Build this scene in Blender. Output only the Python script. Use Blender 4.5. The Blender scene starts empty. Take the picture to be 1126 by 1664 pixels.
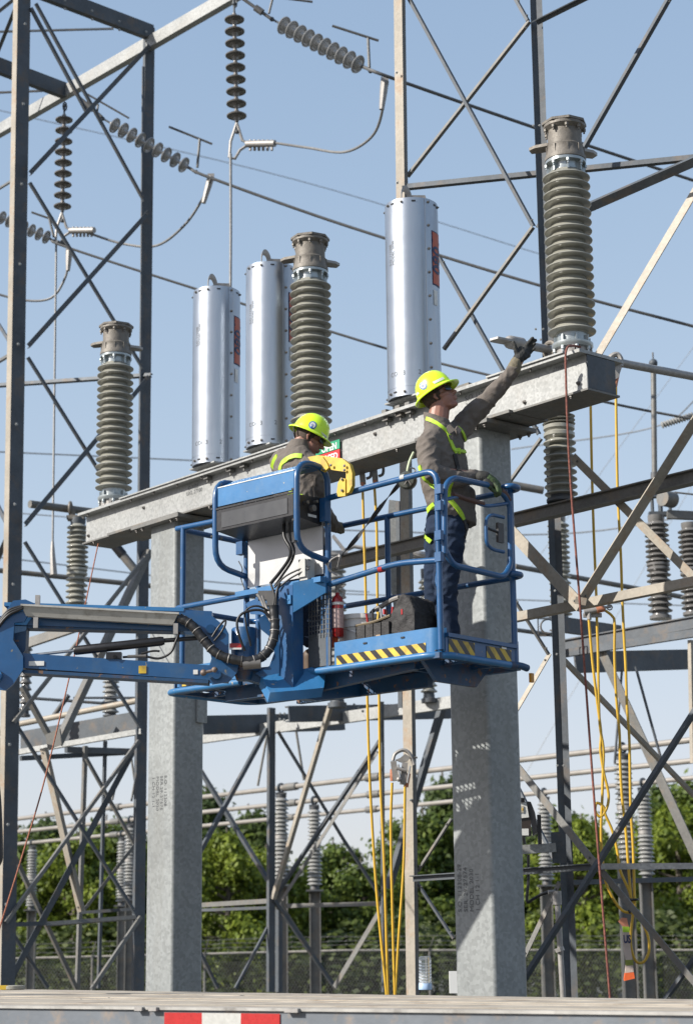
import bpy, bmesh, math, random
from mathutils import Vector, Matrix, noise
from mathutils.bvhtree import BVHTree
sc = bpy.context.scene
COL = sc.collection
V = Vector
# ---------------------------------------------------------------- camera
FPX = 3150.0
CAMZ = 1.9
PITCH = math.radians(12.9); ROLL = -0.0108
cam = bpy.data.cameras.new('camera'); camo = bpy.data.objects.new('camera', cam); COL.objects.link(camo)
cam.sensor_fit = 'VERTICAL'; cam.sensor_height = 36.0; cam.sensor_width = 24.0
cam.lens = FPX / 1664 * 36
cam.clip_start = 0.1; cam.clip_end = 3000
CM = Matrix.Translation((0, 0, CAMZ)) @ Matrix.Rotation(math.pi/2 + PITCH, 4, 'X') @ Matrix.Rotation(ROLL, 4, 'Z')
camo.matrix_world = CM
sc.camera = camo
cam.dof.use_dof = True; cam.dof.focus_distance = 12.9; cam.dof.aperture_fstop = 3.5
# ---------------------------------------------------------------- world + sun
SUN_EL = 31.5
SX, SY = -0.93, -0.37
world = bpy.data.worlds.new('World'); sc.world = world; world.use_nodes = True
wn = world.node_tree
sky = wn.nodes.new('ShaderNodeTexSky'); sky.sky_type = 'NISHITA'; sky.sun_disc = False
sky.sun_elevation = math.radians(SUN_EL); sky.sun_rotation = math.atan2(SX, SY)
sky.air_density = 1.0; sky.dust_density = 1.0; sky.ozone_density = 1.0; sky.altitude = 50
# hazy summer sky: the clear-sky model flattened and whitened a little
def vm(op, a, b):
    n = wn.nodes.new('ShaderNodeVectorMath'); n.operation = op
    for i, x in enumerate((a, b)):
        if isinstance(x, tuple): n.inputs[i].default_value = x
        else: wn.links.new(x, n.inputs[i])
    return n.outputs[0]
S_ = sky.outputs[0]
wn.links.new(vm('MULTIPLY', vm('DIVIDE', S_, vm('ADD', S_, (2.98, 2.53, 2.34))), (4.55, 4.24, 4.48)), wn.nodes['Background'].inputs[0])
wn.nodes['Background'].inputs[1].default_value = 0.14
sl = bpy.data.lights.new('sun', 'SUN'); sl.energy = 4.0; sl.angle = math.radians(0.53); sl.color = (1.0, 0.95, 0.87)
so = bpy.data.objects.new('sun', sl); COL.objects.link(so)
sd = V((SX, SY, math.hypot(SX, SY)*math.tan(math.radians(SUN_EL)))).normalized()
so.rotation_euler = sd.to_track_quat('Z', 'Y').to_euler(); so.location = (-20, -10, 30)
sc.view_settings.view_transform = 'Standard'; sc.view_settings.look = 'None'
sc.view_settings.exposure = 0.93; sc.view_settings.gamma = 1.0
# ---------------------------------------------------------------- projection helpers (photo pixel -> point in the place)
RM = CM.to_3x3(); CO = V((0, 0, CAMZ))
def ray(x, y): return (RM @ V(((x-563)/FPX, -(y-832)/FPX, -1.0)))
def at(x, y, Y):
    d = ray(x, y); return CO + d*(Y/d.y)
def atz(x, y, Z):
    d = ray(x, y); return CO + d*((Z-CAMZ)/d.z)
def onplane(x, y, P, n):
    d = ray(x, y); return CO + d*((P-CO).dot(n)/d.dot(n))
def mpp(P): return -((CM.inverted() @ P).z)/FPX
U = V((0.64, -0.768, 0)).normalized()      # right and nearer: the bay's long axis
N = V((0.768, 0.64, 0)).normalized()       # right and farther
Z = V((0, 0, 1))
# ---------------------------------------------------------------- materials
MATS = {}
def nodes(m):
    m.use_nodes = True; return m.node_tree, m.node_tree.nodes['Principled BSDF']
def mat(name, c, rough=.5, metal=0.0, var=.15, scale=6.0, bump=0.0, bscale=40.0, spangle=0.0, sscale=60.0, stain=None, stain_amt=.0, stain_scale=3.0, streak=False, rvar=0.1, coat=0.0, spec=.5, trans=0.0, chips=None, chip_scale=22.0, chip_thr=.66):
    if name in MATS: return MATS[name]
    m = bpy.data.materials.new(name); nt, b = nodes(m); L = nt.links
    tc = nt.nodes.new('ShaderNodeTexCoord'); src = tc.outputs['Object']
    def noisy(sc_, det=5, vec=None):
        n = nt.nodes.new('ShaderNodeTexNoise'); n.inputs['Scale'].default_value = sc_; n.inputs['Detail'].default_value = det
        L.new(vec or src, n.inputs['Vector']); return n
    n1 = noisy(scale)
    ramp = nt.nodes.new('ShaderNodeValToRGB'); e = ramp.color_ramp.elements
    e[0].position = .3; e[1].position = .7
    e[0].color = (*[max(0, x*(1-var)) for x in c], 1); e[1].color = (*[min(1, x*(1+var)) for x in c], 1)
    L.new(n1.outputs['Fac'], ramp.inputs[0]); col = ramp.outputs[0]
    if spangle:
        vo = nt.nodes.new('ShaderNodeTexVoronoi'); vo.inputs['Scale'].default_value = sscale; L.new(src, vo.inputs['Vector'])
        sepc = nt.nodes.new('ShaderNodeSeparateColor'); L.new(vo.outputs['Color'], sepc.inputs[0])
        mr = nt.nodes.new('ShaderNodeMapRange'); mr.inputs['To Min'].default_value = 1-spangle; mr.inputs['To Max'].default_value = 1+spangle
        L.new(sepc.outputs[0], mr.inputs['Value'])
        mx = nt.nodes.new('ShaderNodeVectorMath'); mx.operation = 'SCALE'; L.new(col, mx.inputs[0]); L.new(mr.outputs[0], mx.inputs['Scale']); col = mx.outputs[0]
    if stain:
        vec = src
        if streak:
            mp = nt.nodes.new('ShaderNodeMapping'); mp.inputs['Scale'].default_value = (1, 1, .12); L.new(src, mp.inputs['Vector']); vec = mp.outputs[0]
        n2 = noisy(stain_scale, 8, vec); n2.inputs['Roughness'].default_value = .65
        r2 = nt.nodes.new('ShaderNodeValToRGB'); r2.color_ramp.elements[0].position = .52; r2.color_ramp.elements[1].position = .70
        r2.color_ramp.elements[1].color = (stain_amt,)*3 + (1,); r2.color_ramp.elements[0].color = (0, 0, 0, 1)
        L.new(n2.outputs['Fac'], r2.inputs[0])
        mm = nt.nodes.new('ShaderNodeMix'); mm.data_type = 'RGBA'; mm.inputs['B'].default_value = (*stain, 1)
        L.new(r2.outputs[0], mm.inputs['Factor']); L.new(col, mm.inputs['A']); col = mm.outputs['Result']
    if chips:
        nc = noisy(chip_scale, 3); rc = nt.nodes.new('ShaderNodeValToRGB'); rc.color_ramp.elements[0].position = chip_thr; rc.color_ramp.elements[1].position = chip_thr+.012
        L.new(nc.outputs['Fac'], rc.inputs[0]); mc = nt.nodes.new('ShaderNodeMix'); mc.data_type = 'RGBA'; mc.inputs['B'].default_value = (*chips, 1)
        L.new(rc.outputs[0], mc.inputs['Factor']); L.new(col, mc.inputs['A']); col = mc.outputs['Result']
    L.new(col, b.inputs['Base Color'])
    n3 = noisy(scale*3.1, 3); m3 = nt.nodes.new('ShaderNodeMapRange')
    m3.inputs['To Min'].default_value = max(.02, rough-rvar); m3.inputs['To Max'].default_value = min(1, rough+rvar)
    L.new(n3.outputs['Fac'], m3.inputs['Value']); L.new(m3.outputs[0], b.inputs['Roughness'])
    b.inputs['Metallic'].default_value = metal
    b.inputs['Coat Weight'].default_value = coat; b.inputs['Coat Roughness'].default_value = .15
    b.inputs['Specular IOR Level'].default_value = spec
    b.inputs['Transmission Weight'].default_value = trans
    if bump:
        n4 = noisy(bscale, 6); bp = nt.nodes.new('ShaderNodeBump'); bp.inputs['Strength'].default_value = bump; bp.inputs['Distance'].default_value = .01
        L.new(n4.outputs['Fac'], bp.inputs['Height']); L.new(bp.outputs[0], b.inputs['Normal'])
    MATS[name] = m; return m
RUST = (.16, .075, .035)
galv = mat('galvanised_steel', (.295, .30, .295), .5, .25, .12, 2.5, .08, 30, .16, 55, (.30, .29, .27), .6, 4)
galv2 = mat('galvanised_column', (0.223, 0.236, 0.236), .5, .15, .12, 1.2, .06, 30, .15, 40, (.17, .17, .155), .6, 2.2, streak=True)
galvd = mat('weathered_shade_steel', (.068, .078, .090), .6, .2, .18, 3, .08, 30, .08, 50, (.13, .10, .075), .7, 5)  # weathered steel; also carries the shade of faces turned from the sun
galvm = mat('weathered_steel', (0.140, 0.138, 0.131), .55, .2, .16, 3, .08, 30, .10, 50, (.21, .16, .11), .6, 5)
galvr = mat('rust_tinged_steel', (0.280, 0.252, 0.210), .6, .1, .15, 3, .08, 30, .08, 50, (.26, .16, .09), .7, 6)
alum = mat('aluminium_tube', (0.350, 0.343, 0.322), .45, .5, .10, 5)
cast = mat('weathered_cast_metal', (0.150, 0.135, 0.116), .6, .2, .2, 20, .25, 60)
plated = mat('plated_flange', (0.336, 0.368, 0.376), .3, .6, .15, 15)
castl = mat('pale_cast_fitting', (0.294, 0.280, 0.266), .5, .3, .15, 20, .1)
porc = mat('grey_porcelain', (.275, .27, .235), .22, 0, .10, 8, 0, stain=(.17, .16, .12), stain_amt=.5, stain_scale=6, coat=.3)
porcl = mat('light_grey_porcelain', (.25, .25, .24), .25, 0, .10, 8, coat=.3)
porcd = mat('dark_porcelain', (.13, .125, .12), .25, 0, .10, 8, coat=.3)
glassd = mat('grey_disc_porcelain', (.30, .30, .30), .2, 0, .10, 8, coat=.4)
canm = mat('bare_aluminium', (.35, .385, .435), .33, .85, .05, 3, .03, 90, rvar=.05, stain=(.60, .62, .63), stain_amt=.5, stain_scale=2, streak=True)
blue = mat('blue_machine_paint', (.010, .068, .18), .36, 0, .12, 6, .06, 40, stain=(.05, .09, .14), stain_amt=.6, stain_scale=7, coat=.15, chips=(.16, .15, .13), chip_scale=20, chip_thr=.70)
bluel = mat('faded_blue_paint', (.022, .13, .30), .42, 0, .10, 6, .06, 40, stain=(.09, .17, .27), stain_amt=.5, stain_scale=7, coat=.1, chips=(.30, .27, .22), chip_scale=18, chip_thr=.70)
bluer = mat('scraped_blue_paint', (.010, .05, .12), .5, 0, .15, 6, .1, 40, stain=(.09, .045, .025), stain_amt=.9, stain_scale=6, chips=(.14, .08, .05), chip_scale=14, chip_thr=.64)
black = mat('black_rubber', (.012, .012, .013), .45, 0, .2, 20, .1)
blackp = mat('black_paint', (.012, .012, .014), .35, 0, .2, 20)
steel = mat('bright_steel', (.5, .5, .5), .3, .9, .1)
bolt = mat('dull_bolt', (.16, .15, .14), .5, .5, .2)
yel = mat('yellow_paint', (.50, .34, .03), .5, 0, .15, 12, stain=(.16, .11, .04), stain_amt=.7, stain_scale=10)
cabl = mat('yellow_cable_jacket', (.52, .32, .025), .4, 0, .12, 4)
hiviz = mat('hi_vis_webbing', (.36, .56, .03), .6, 0, .06, 20)
helm = mat('lime_helmet_shell', (.60, .86, .02), .3, 0, .04, 8, coat=.3)
skin = mat('skin', (.27, .13, .095), .5, 0, .10, 18, .05, 120, stain=(.30, .12, .08), stain_amt=.3, stain_scale=20)
skin.node_tree.nodes['Principled BSDF'].inputs['Subsurface Weight'].default_value = .08
skin.node_tree.nodes['Principled BSDF'].inputs['Subsurface Scale'].default_value = .01
shirt = mat('taupe_work_shirt', (.130, .113, .10), .85, 0, .10, 10, .3, 90, spec=.2)
denim = mat('blue_denim', (.014, .024, .048), .85, 0, .3, 9, .3, 140, stain=(.035, .055, .09), stain_amt=.6, stain_scale=7, spec=.2)
hairm = mat('short_brown_hair', (.05, .03, .02), .7, 0, .3, 60, .5, 200)
glovk = mat('black_glove', (.022, .022, .02), .75, 0, .3, 30, .3, 120)
glovt = mat('tan_glove_cuff', (.14, .12, .08), .8, 0, .2, 30, .3, 120)
glovg = mat('green_glove_back', (.035, .06, .02), .7, 0, .95, 45, .2, 120)
wood = mat('worn_deck_planks', (.34, .30, .245), .8, 0, .25, 3, .3, 14, stain=(.17, .12, .08), stain_amt=.8, stain_scale=4)
redt = mat('red_reflective_tape', (.36, .02, .02), .3, 0, .1, 40)
whtt = mat('white_reflective_tape', (.40, .40, .38), .3, 0, .1, 40)
white = mat('white_plastic', (.62, .62, .60), .45, 0, .05, 6)
orangem = mat('orange_fabric', (.75, .13, .03), .7, 0, .1, 12, .1)
redp = mat('red_extinguisher_paint', (.30, .012, .012), .25, 0, .08, 5, coat=.4)
nylon = mat('black_nylon', (.022, .021, .022), .75, 0, .35, 14, .5, 80, stain=(.06, .055, .055), stain_amt=.6, stain_scale=10)
orplate = mat('orange_plate', (.42, .09, .045), .5, 0, .05)
navy = mat('navy_ink', (.02, .03, .09), .5)
greens = mat('green_sign', (.02, .25, .13), .4)
reds = mat('red_sign', (.45, .02, .02), .4)
paper = mat('off_white_paint', (.62, .62, .60), .5)
stencil = mat('stencil_marking', (.10, .105, .11), .7)
ropem = mat('red_rope', (.16, .055, .04), .85, 0, .5, 60, .4, 200)
ropel = mat('orange_rope', (.25, .09, .05), .85, 0, .4, 60, .4, 200)
lens = mat('mirror_lens', (.05, .07, .10), .06, .6, .3, 5)
brownr = mat('rust_brown_cover', (.07, .03, .02), .6, 0, .2)
# ---------------------------------------------------------------- mesh builder
def frame(d, up=None):
    d = d.normalized(); up = up or Z
    if abs(d.dot(up)) > .98: up = V((1, 0, 0)) if abs(d.x) < .9 else V((0, 1, 0))
    a = d.cross(up).normalized(); b = a.cross(d).normalized()
    return a, b, d
class MB:
    def __init__(s): s.v = []; s.f = []; s.m = []; s.cm = 0
    def add(s, vs, fs):
        o = len(s.v); s.v += [V(p) for p in vs]; s.f += [tuple(i+o for i in f) for f in fs]; s.m += [s.cm]*len(fs); return s
    def box(s, c, sx, sy, sz, X=V((1, 0, 0)), Y=V((0, 1, 0)), Zv=Z):
        c = V(c); vs = []
        for k in (-.5, .5):
            for j in (-.5, .5):
                for i in (-.5, .5): vs.append(c + X*(i*sx) + Y*(j*sy) + Zv*(k*sz))
        return s.add(vs, [(0, 2, 3, 1), (4, 5, 7, 6), (0, 1, 5, 4), (2, 6, 7, 3), (0, 4, 6, 2), (1, 3, 7, 5)])
    def sweep(s, prof, p1, p2, A, B, caps=True):      # prof in (A,B) coordinates, straight
        n = len(prof); p1 = V(p1); p2 = V(p2)
        vs = [p1 + A*x + B*y for x, y in prof] + [p2 + A*x + B*y for x, y in prof]
        fs = [(i, (i+1) % n, n+(i+1) % n, n+i) for i in range(n)]
        if caps: fs += [tuple(range(n-1, -1, -1)), tuple(range(n, 2*n))]
        return s.add(vs, fs)
    def bar(s, p1, p2, w, F, kind='L', w2=None, t=None, flip=False):
        d = (p2-p1).normalized(); A = d.cross(F).normalized(); B = A.cross(d).normalized()
        if B.dot(F) < 0: B = -B
        if flip: A = -A
        h = w/2; w2 = w2 or w; t = t or max(.008, w*.1)
        if kind == 'L': pr = [(-h, 0), (h, 0), (h, -w2), (h-t, -w2), (h-t, -t), (-h, -t)]
        elif kind == 'C': pr = [(-h, 0), (h, 0), (h, -w2), (h-t, -w2), (h-t, -t), (-h+t, -t), (-h+t, -w2), (-h, -w2)]
        elif kind == 'U': pr = [(-h, 0), (-h, -w2), (h, -w2), (h, 0), (h-t, 0), (h-t, -w2+t), (-h+t, -w2+t), (-h+t, 0)]
        elif kind == 'I': pr = [(-h, 0), (-h, -w2), (-h+t, -w2), (-h+t, -w2/2-t/2), (h-t, -w2/2-t/2), (h-t, -w2), (h, -w2), (h, 0), (h-t, 0), (h-t, -w2/2+t/2), (-h+t, -w2/2+t/2), (-h+t, 0)]
        else: pr = [(-h, 0), (h, 0), (h, -w2), (-h, -w2)]
        return s.sweep(pr, p1, p2, A, B)
    def tube(s, pts, r, n=10, closed=False, caps=True, up=None, ry=None):
        pts = [V(p) for p in pts]; N_ = len(pts)
        if isinstance(r, (int, float)): r = [r]*N_
        T = []
        for i in range(N_):
            a = pts[(i-1) % N_] if (i > 0 or closed) else pts[i]; b = pts[(i+1) % N_] if (i < N_-1 or closed) else pts[i]
            T.append((b-a).normalized())
        a, b, _ = frame(T[0], up); vs = []
        for i in range(N_):
            if i:
                q = T[i-1].rotation_difference(T[i]); a = q @ a; b = q @ b
            k = 1
            for j in range(n):
                th = 2*math.pi*j/n; vs.append(pts[i] + (a*math.cos(th)*r[i]*(ry or 1) + b*math.sin(th)*r[i])*k)
        fs = []
        for i in range(N_ if closed else N_-1):
            i2 = (i+1) % N_
            for j in range(n):
                j2 = (j+1) % n; fs.append((i*n+j, i*n+j2, i2*n+j2, i2*n+j))
        if caps and not closed: fs += [tuple(range(n-1, -1, -1)), tuple((N_-1)*n+j for j in range(n))]
        return s.add(vs, fs)
    def lathe(s, prof, c, n=32, ax=Z, xr=None):      # prof list of (r,h)
        c = V(c); a, b, d = frame(ax)
        if xr is not None: a = xr.normalized(); b = d.cross(a).normalized()
        vs = []; fs = []
        for r, h in prof:
            for j in range(n):
                th = 2*math.pi*j/n; vs.append(c + a*(r*math.cos(th)) + b*(r*math.sin(th)) + d*h)
        for i in range(len(prof)-1):
            for j in range(n):
                j2 = (j+1) % n; fs.append((i*n+j, i*n+j2, (i+1)*n+j2, (i+1)*n+j))
        fs += [tuple(range(n-1, -1, -1)), tuple((len(prof)-1)*n+j for j in range(n))]
        return s.add(vs, fs)
    def cyl(s, p1, p2, r, n=16, r2=None): return s.tube([p1, p2], [r, r if r2 is None else r2], n)
    def prism(s, pts, off):
        n = len(pts); pts = [V(p) for p in pts]; vs = pts + [p+off for p in pts]
        fs = [(i, (i+1) % n, n+(i+1) % n, n+i) for i in range(n)] + [tuple(range(n-1, -1, -1)), tuple(range(n, 2*n))]
        return s.add(vs, fs)
    def ball(s, c, r, n=12, ax=(1, 1, 1), R=None):
        c = V(c); pr = [(max(1e-4, math.sin(math.pi*i/n))*1, -math.cos(math.pi*i/n)) for i in range(n+1)]
        vs = []; fs = []; m = n*2 if n < 12 else 24
        for rr, h in pr:
            for j in range(m):
                th = 2*math.pi*j/m; p = V((rr*math.cos(th)*ax[0]*r, rr*math.sin(th)*ax[1]*r, h*ax[2]*r))
                if R: p = R @ p
                vs.append(c+p)
        for i in range(n):
            for j in range(m):
                j2 = (j+1) % m; fs.append((i*m+j, i*m+j2, (i+1)*m+j2, (i+1)*m+j))
        return s.add(vs, fs)
    def hexbolt(s, p, d, r=.016, h=.012):
        a, b, d = frame(d); vs = []
        for k in (0, 1):
            for j in range(6): vs.append(p + (a*math.cos(j*math.pi/3)+b*math.sin(j*math.pi/3))*r + d*(h*k))
        s.add(vs, [(j, (j+1) % 6, 6+(j+1) % 6, 6+j) for j in range(6)] + [(5, 4, 3, 2, 1, 0), (6, 7, 8, 9, 10, 11)])
        return s.cyl(p + d*h, p + d*(h*1.9), r*.5, 8)
    def build(s, name, m, parent=None, sharp=38, loc=None, recalc=True):
        if parent is not None: org = V(ORG[parent.name])
        elif loc is not None: org = V(loc)
        else:
            lo = [min(p[i] for p in s.v) for i in range(3)]; hi = [max(p[i] for p in s.v) for i in range(3)]
            org = V(((lo[0]+hi[0])/2, (lo[1]+hi[1])/2, lo[2]))
        me = bpy.data.meshes.new(name); me.from_pydata([p-org for p in s.v], [], s.f)
        ms = m if isinstance(m, (list, tuple)) else [m]
        for x in ms: me.materials.append(x)
        if len(ms) > 1: me.polygons.foreach_set('material_index', s.m)
        if recalc:
            bm = bmesh.new(); bm.from_mesh(me); bmesh.ops.recalc_face_normals(bm, faces=bm.faces); bm.to_mesh(me); bm.free()
        me.polygons.foreach_set('use_smooth', [True]*len(me.polygons)); me.set_sharp_from_angle(angle=math.radians(sharp))
        o = bpy.data.objects.new(name, me); COL.objects.link(o)
        if parent is not None:
            o.parent = parent; ORG[o.name] = tuple(org)
        else:
            o.location = org; ORG[o.name] = tuple(org)
        return o
ORG = {}
def thing(name, label, cat, loc, group=None):
    o = bpy.data.objects.new(name, None); COL.objects.link(o); o.location = loc; ORG[o.name] = tuple(loc)
    o.empty_display_size = .2; o['label'] = label; o['category'] = cat
    if group: o['group'] = group
    return o
def tag(o, label, cat, group=None):
    o['label'] = label; o['category'] = cat
    if group: o['group'] = group
    return o
def dup(root, loc, label, group=None, scale=None):
    r = root.copy(); COL.objects.link(r); r.location = loc; ORG[r.name] = tuple(loc)
    if scale is not None: r.scale = scale if not isinstance(scale, (int, float)) else (scale,)*3
    r['label'] = label
    if group: r['group'] = group
    kids = [c for c in COL.objects if c.parent == root]
    for ch in kids:
        c = ch.copy(); COL.objects.link(c); c.parent = r
        for g in [x for x in COL.objects if x.parent == ch]:
            d = g.copy(); COL.objects.link(d); d.parent = c
    return r
def bolts(name, m, parent, lst):      # each bolt a part of its own; lst of (point, direction, radius, height)
    proto = {}
    for p, d, r, h in lst:
        b = MB(); b.hexbolt(V(p), V(d).normalized(), r, h); b.build(name, m, parent)
CI = CM.inverted()
def proj(P):
    q = CI @ P; return V((563 - q.x/q.z*FPX, 832 + q.y/q.z*FPX))
FU = U; FV = -N
def mem(parent, name, x1, y1, Y1, x2, y2, Y2, w, kind='L', F=None, m=None, w2=None, flip=False, t=None):
    p1 = at(x1, y1, Y1); p2 = at(x2, y2, Y2); F = F or FU
    d = (p2-p1).normalized(); A = d.cross(F).normalized(); mid = (p1+p2)/2
    B = A.cross(d).normalized(); B = B if B.dot(F) > 0 else -B
    A_ = -A if flip else A; rr = (w2/w) if w2 else 1.0
    ln = V((x2-x1, y2-y1)).normalized(); pr = V((-ln.y, ln.x)); ex = []
    cs = [(-.5, 0), (.5, 0), (.5, -rr)] + ([(-.5, -rr)] if kind != 'L' else [])
    for x_, y_ in cs: ex.append((proj(mid + A_*x_*.1 + B*y_*.1)).dot(pr))
    W = w/((max(ex)-min(ex))/.1)
    if w2: w2 = W*rr/mpp(mid)
    mb = MB()
    if kind == 'T': mb.cyl(p1, p2, w*mpp(mid)/2, 12)
    else: mb.bar(p1, p2, W, F, kind, (w2*mpp(mid) if w2 else None), t, flip)
    return mb.build(name, m or galvd, parent)
def bez(pts, k=6):       # Catmull-Rom
    pts = [V(p) for p in pts]; out = []
    P = [pts[0]*2-pts[1]] + pts + [pts[-1]*2-pts[-2]]
    for i in range(1, len(P)-2):
        for j in range(k):
            t = j/k; a, b, c, d = P[i-1], P[i], P[i+1], P[i+2]
            out.append(.5*((2*b)+(c-a)*t+(2*a-5*b+4*c-d)*t*t+(3*b-a-3*c+d)*t**3))
    out.append(pts[-1]); return out
def rnd(pts, r, k=5):    # polyline with rounded corners
    pts = [V(p) for p in pts]; out = [pts[0]]
    for i in range(1, len(pts)-1):
        a, b, c = pts[i-1], pts[i], pts[i+1]
        q = min(r, (a-b).length*.49, (c-b).length*.49)
        s1 = b+(a-b).normalized()*q; s2 = b+(c-b).normalized()*q
        for j in range(k+1):
            t = j/k; out.append(s1*(1-t)**2 + b*2*t*(1-t) + s2*t*t)
    out.append(pts[-1]); return out
def text_mesh(body, size, align='LEFT', bold=0.0):
    cu = bpy.data.curves.new('t', 'FONT'); cu.body = body; cu.size = size; cu.align_x = align; cu.resolution_u = 3; cu.offset = bold
    o = bpy.data.objects.new('t', cu); COL.objects.link(o)
    dg = bpy.context.evaluated_depsgraph_get(); me = bpy.data.meshes.new_from_object(o.evaluated_get(dg))
    vs = [v.co.copy() for v in me.vertices]; fs = [tuple(p.vertices) for p in me.polygons]
    COL.objects.unlink(o); bpy.data.objects.remove(o); bpy.data.curves.remove(cu); bpy.data.meshes.remove(me)
    return vs, fs
def text(mb, body, size, fn, align='LEFT', bold=0.0):
    vs, fs = text_mesh(body, size, align, bold)
    mb.add([fn(v.x, v.y) for v in vs], fs)
# ================================================================ setting: ground
g = MB(); S = 900
g.add([(-S, -S, 0), (S, -S, 0), (S, S, 0), (-S, S, 0)], [(0, 1, 2, 3)])
gm = mat('gravel_ground', (.10, .10, .085), .9, 0, .3, .6, .5, 20)
o = g.build('ground', gm, loc=(0, 0, 0), recalc=False); o['kind'] = 'structure'
# ================================================================ breaker frame (beam on two columns)
ZB = 5.90; BH = .265; BW = .27
PR = atz(952, 573, ZB); PL = atz(141, 838, ZB)
UB = (PR-PL); UB.z = 0; BL = UB.length; UB.normalize(); NB = V((-UB.y, UB.x, 0))   # NB points away from camera
if NB.y < 0: NB = -NB
PC = PR + NB*(BW/2)            # centre plane point
def beamx(px, py=700, off=0.0):    # point on the centre plane (+off towards far side) at given pixel, returned at z=0 of beam line
    p = onplane(px, py, PC + NB*off, NB); return V((p.x, p.y, 0))
fr = thing('breaker_frame', 'galvanised box beam carried on two tall grey steel columns', 'steel frame', beamx(560))
b = MB()
c0 = PL + NB*(BW/2); c1 = PC.copy()
cz = ZB - BH/2
# box beam: web plates set in from the flanges
b.box((c0+c1)/2*1 + V((0, 0, -BH/2)), BL, BW, BH-.02, UB, NB)
b.build('box_beam', galv, fr)
b = MB()
cm_ = (c0+c1)/2
b.box(cm_ + V((0, 0, .0)), BL+.03, BW+.17, .024, UB, NB)
b.box(cm_ + V((0, 0, .018))-UB*BL*.18, BL*.42, BW+.20, .012, UB, NB)
b.box(cm_ + V((0, 0, .018))+UB*BL*.42, BL*.12, BW+.20, .012, UB, NB)
b.build('top_flange', galv, fr)
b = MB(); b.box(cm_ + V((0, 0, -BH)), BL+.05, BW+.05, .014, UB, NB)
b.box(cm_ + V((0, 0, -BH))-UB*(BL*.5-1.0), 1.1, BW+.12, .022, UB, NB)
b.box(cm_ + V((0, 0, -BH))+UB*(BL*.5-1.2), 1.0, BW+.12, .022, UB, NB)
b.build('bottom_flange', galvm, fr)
b = MB(); b.box(c1 + UB*.006 + V((0, 0, -BH/2)), .008, BW+.01, BH-.03, UB, NB); b.build('end_cap', galvd, fr)  # shade of the beam's end put into its darker steel
def rcol(px, cx, top=5.63, w=.395, d=.32, r=.035):
    b = MB(); hw, hd = w/2, d/2; prof = []
    for sx, sy, a0 in ((1, 1, 0), (-1, 1, 90), (-1, -1, 180), (1, -1, 270)):
        for k in range(5):
            th = math.radians(a0 + k*22.5); prof.append((sx*(hw-r)+r*math.cos(th), sy*(hd-r)+r*math.sin(th)))
    b.sweep(prof, V((cx.x, cx.y, 0)), V((cx.x, cx.y, top)), UB, NB); return b.build('column', galv2, fr, sharp=30)
CL = beamx(289, 860); CR = beamx(780, 900)
rcol(289, CL); rcol(790, CR)
for c in (CL, CR):
    b = MB(); b.box(c+V((0, 0, 5.60)), .72, .50, .03, UB, NB); b.build('cap_plate', galvm, fr)
    bolts('bolt', bolt, fr, [(c+UB*(i*(.31-k*.09))+NB*(j*.22)+V((0, 0, 5.585)), -Z, .017, .014) for i in (-1, 1) for j in (-1, 1) for k in (0, 1)])
    b = MB(); b.box(c+V((0, 0, .02)), .62, .62, .04, UB, NB); b.build('base_plate', galvm, fr)
# small side bracket plate on the left column, patch bands
q = at(331, 1162, CL.y+.2); b = MB(); b.box(V((CL.x, CL.y, q.z))+UB*.212+NB*.12, .02, .10, .20, UB, NB); b.build('side_plate', galv2, fr)
fb = []
for i in range(18):
    p = c0 + UB*(.12+i*(BL-.24)/17) - NB*(BW/2+.06); fb.append((p+V((0, 0, -.012)), -Z, .011, .010))
for i in range(11):
    p = c0 + UB*(.15+i*(BL-.3)/10) - NB*(BW/2+.008); fb.append((p+V((0, 0, -BH-.008)), -Z, .013, .012))
for u_, z_ in ((.05, -.20), (.95, -.10), (2.15, -.12), (3.3, -.07), (3.35, -.17), (BL-.08, -.2), (BL-.6, -.215), (4.1, -.1), (3.5, -.2)):
    fb.append((c0 + UB*u_ - NB*(BW/2)+V((0, 0, z_)), -NB, .015, .012))
bolts('bolt', bolt, fr, fb)
# bolt shadows: two oval slots left out.  beam clamps (channel clips) beside the cans
for px_ in (338, 375, 397, 630, 652, 668):
    q = onplane(px_, 745, PC - NB*(BW/2+.03), NB); q = V((q.x, q.y, ZB))
    cb = MB(); cb.box(q+V((0, 0, .018)), .05, .07, .05, UB, NB); cb.box(q+V((0, 0, -.03)), .06, .05, .02, UB, NB)
    cb.cyl(q+V((0, 0, -.07)), q+V((0, 0, .05)), .009, 8)
    cb.build('beam_clamp', galvm, fr)
# sheet rails on top of the beam (thin tilted plate right of left worker)
q1 = beamx(548, 700, .10); q2 = beamx(612, 690, .10)
rl = MB(); rl.prism([V((q1.x, q1.y, ZB+.03)), V((q2.x, q2.y, ZB+.03)), V((q2.x, q2.y, ZB+.09))-NB*.02, V(((q1.x+q2.x)/2, (q1.y+q2.y)/2, ZB+.12))], NB*.18)
q1 = beamx(738, 640, .0); q2 = beamx(785, 620, .0)
rl.box(V(((q1.x+q2.x)/2, (q1.y+q2.y)/2, ZB+.045)), (q2-q1).length, .30, .03, UB, NB)
rl.build('cover_plate', galvm, fr)
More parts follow.
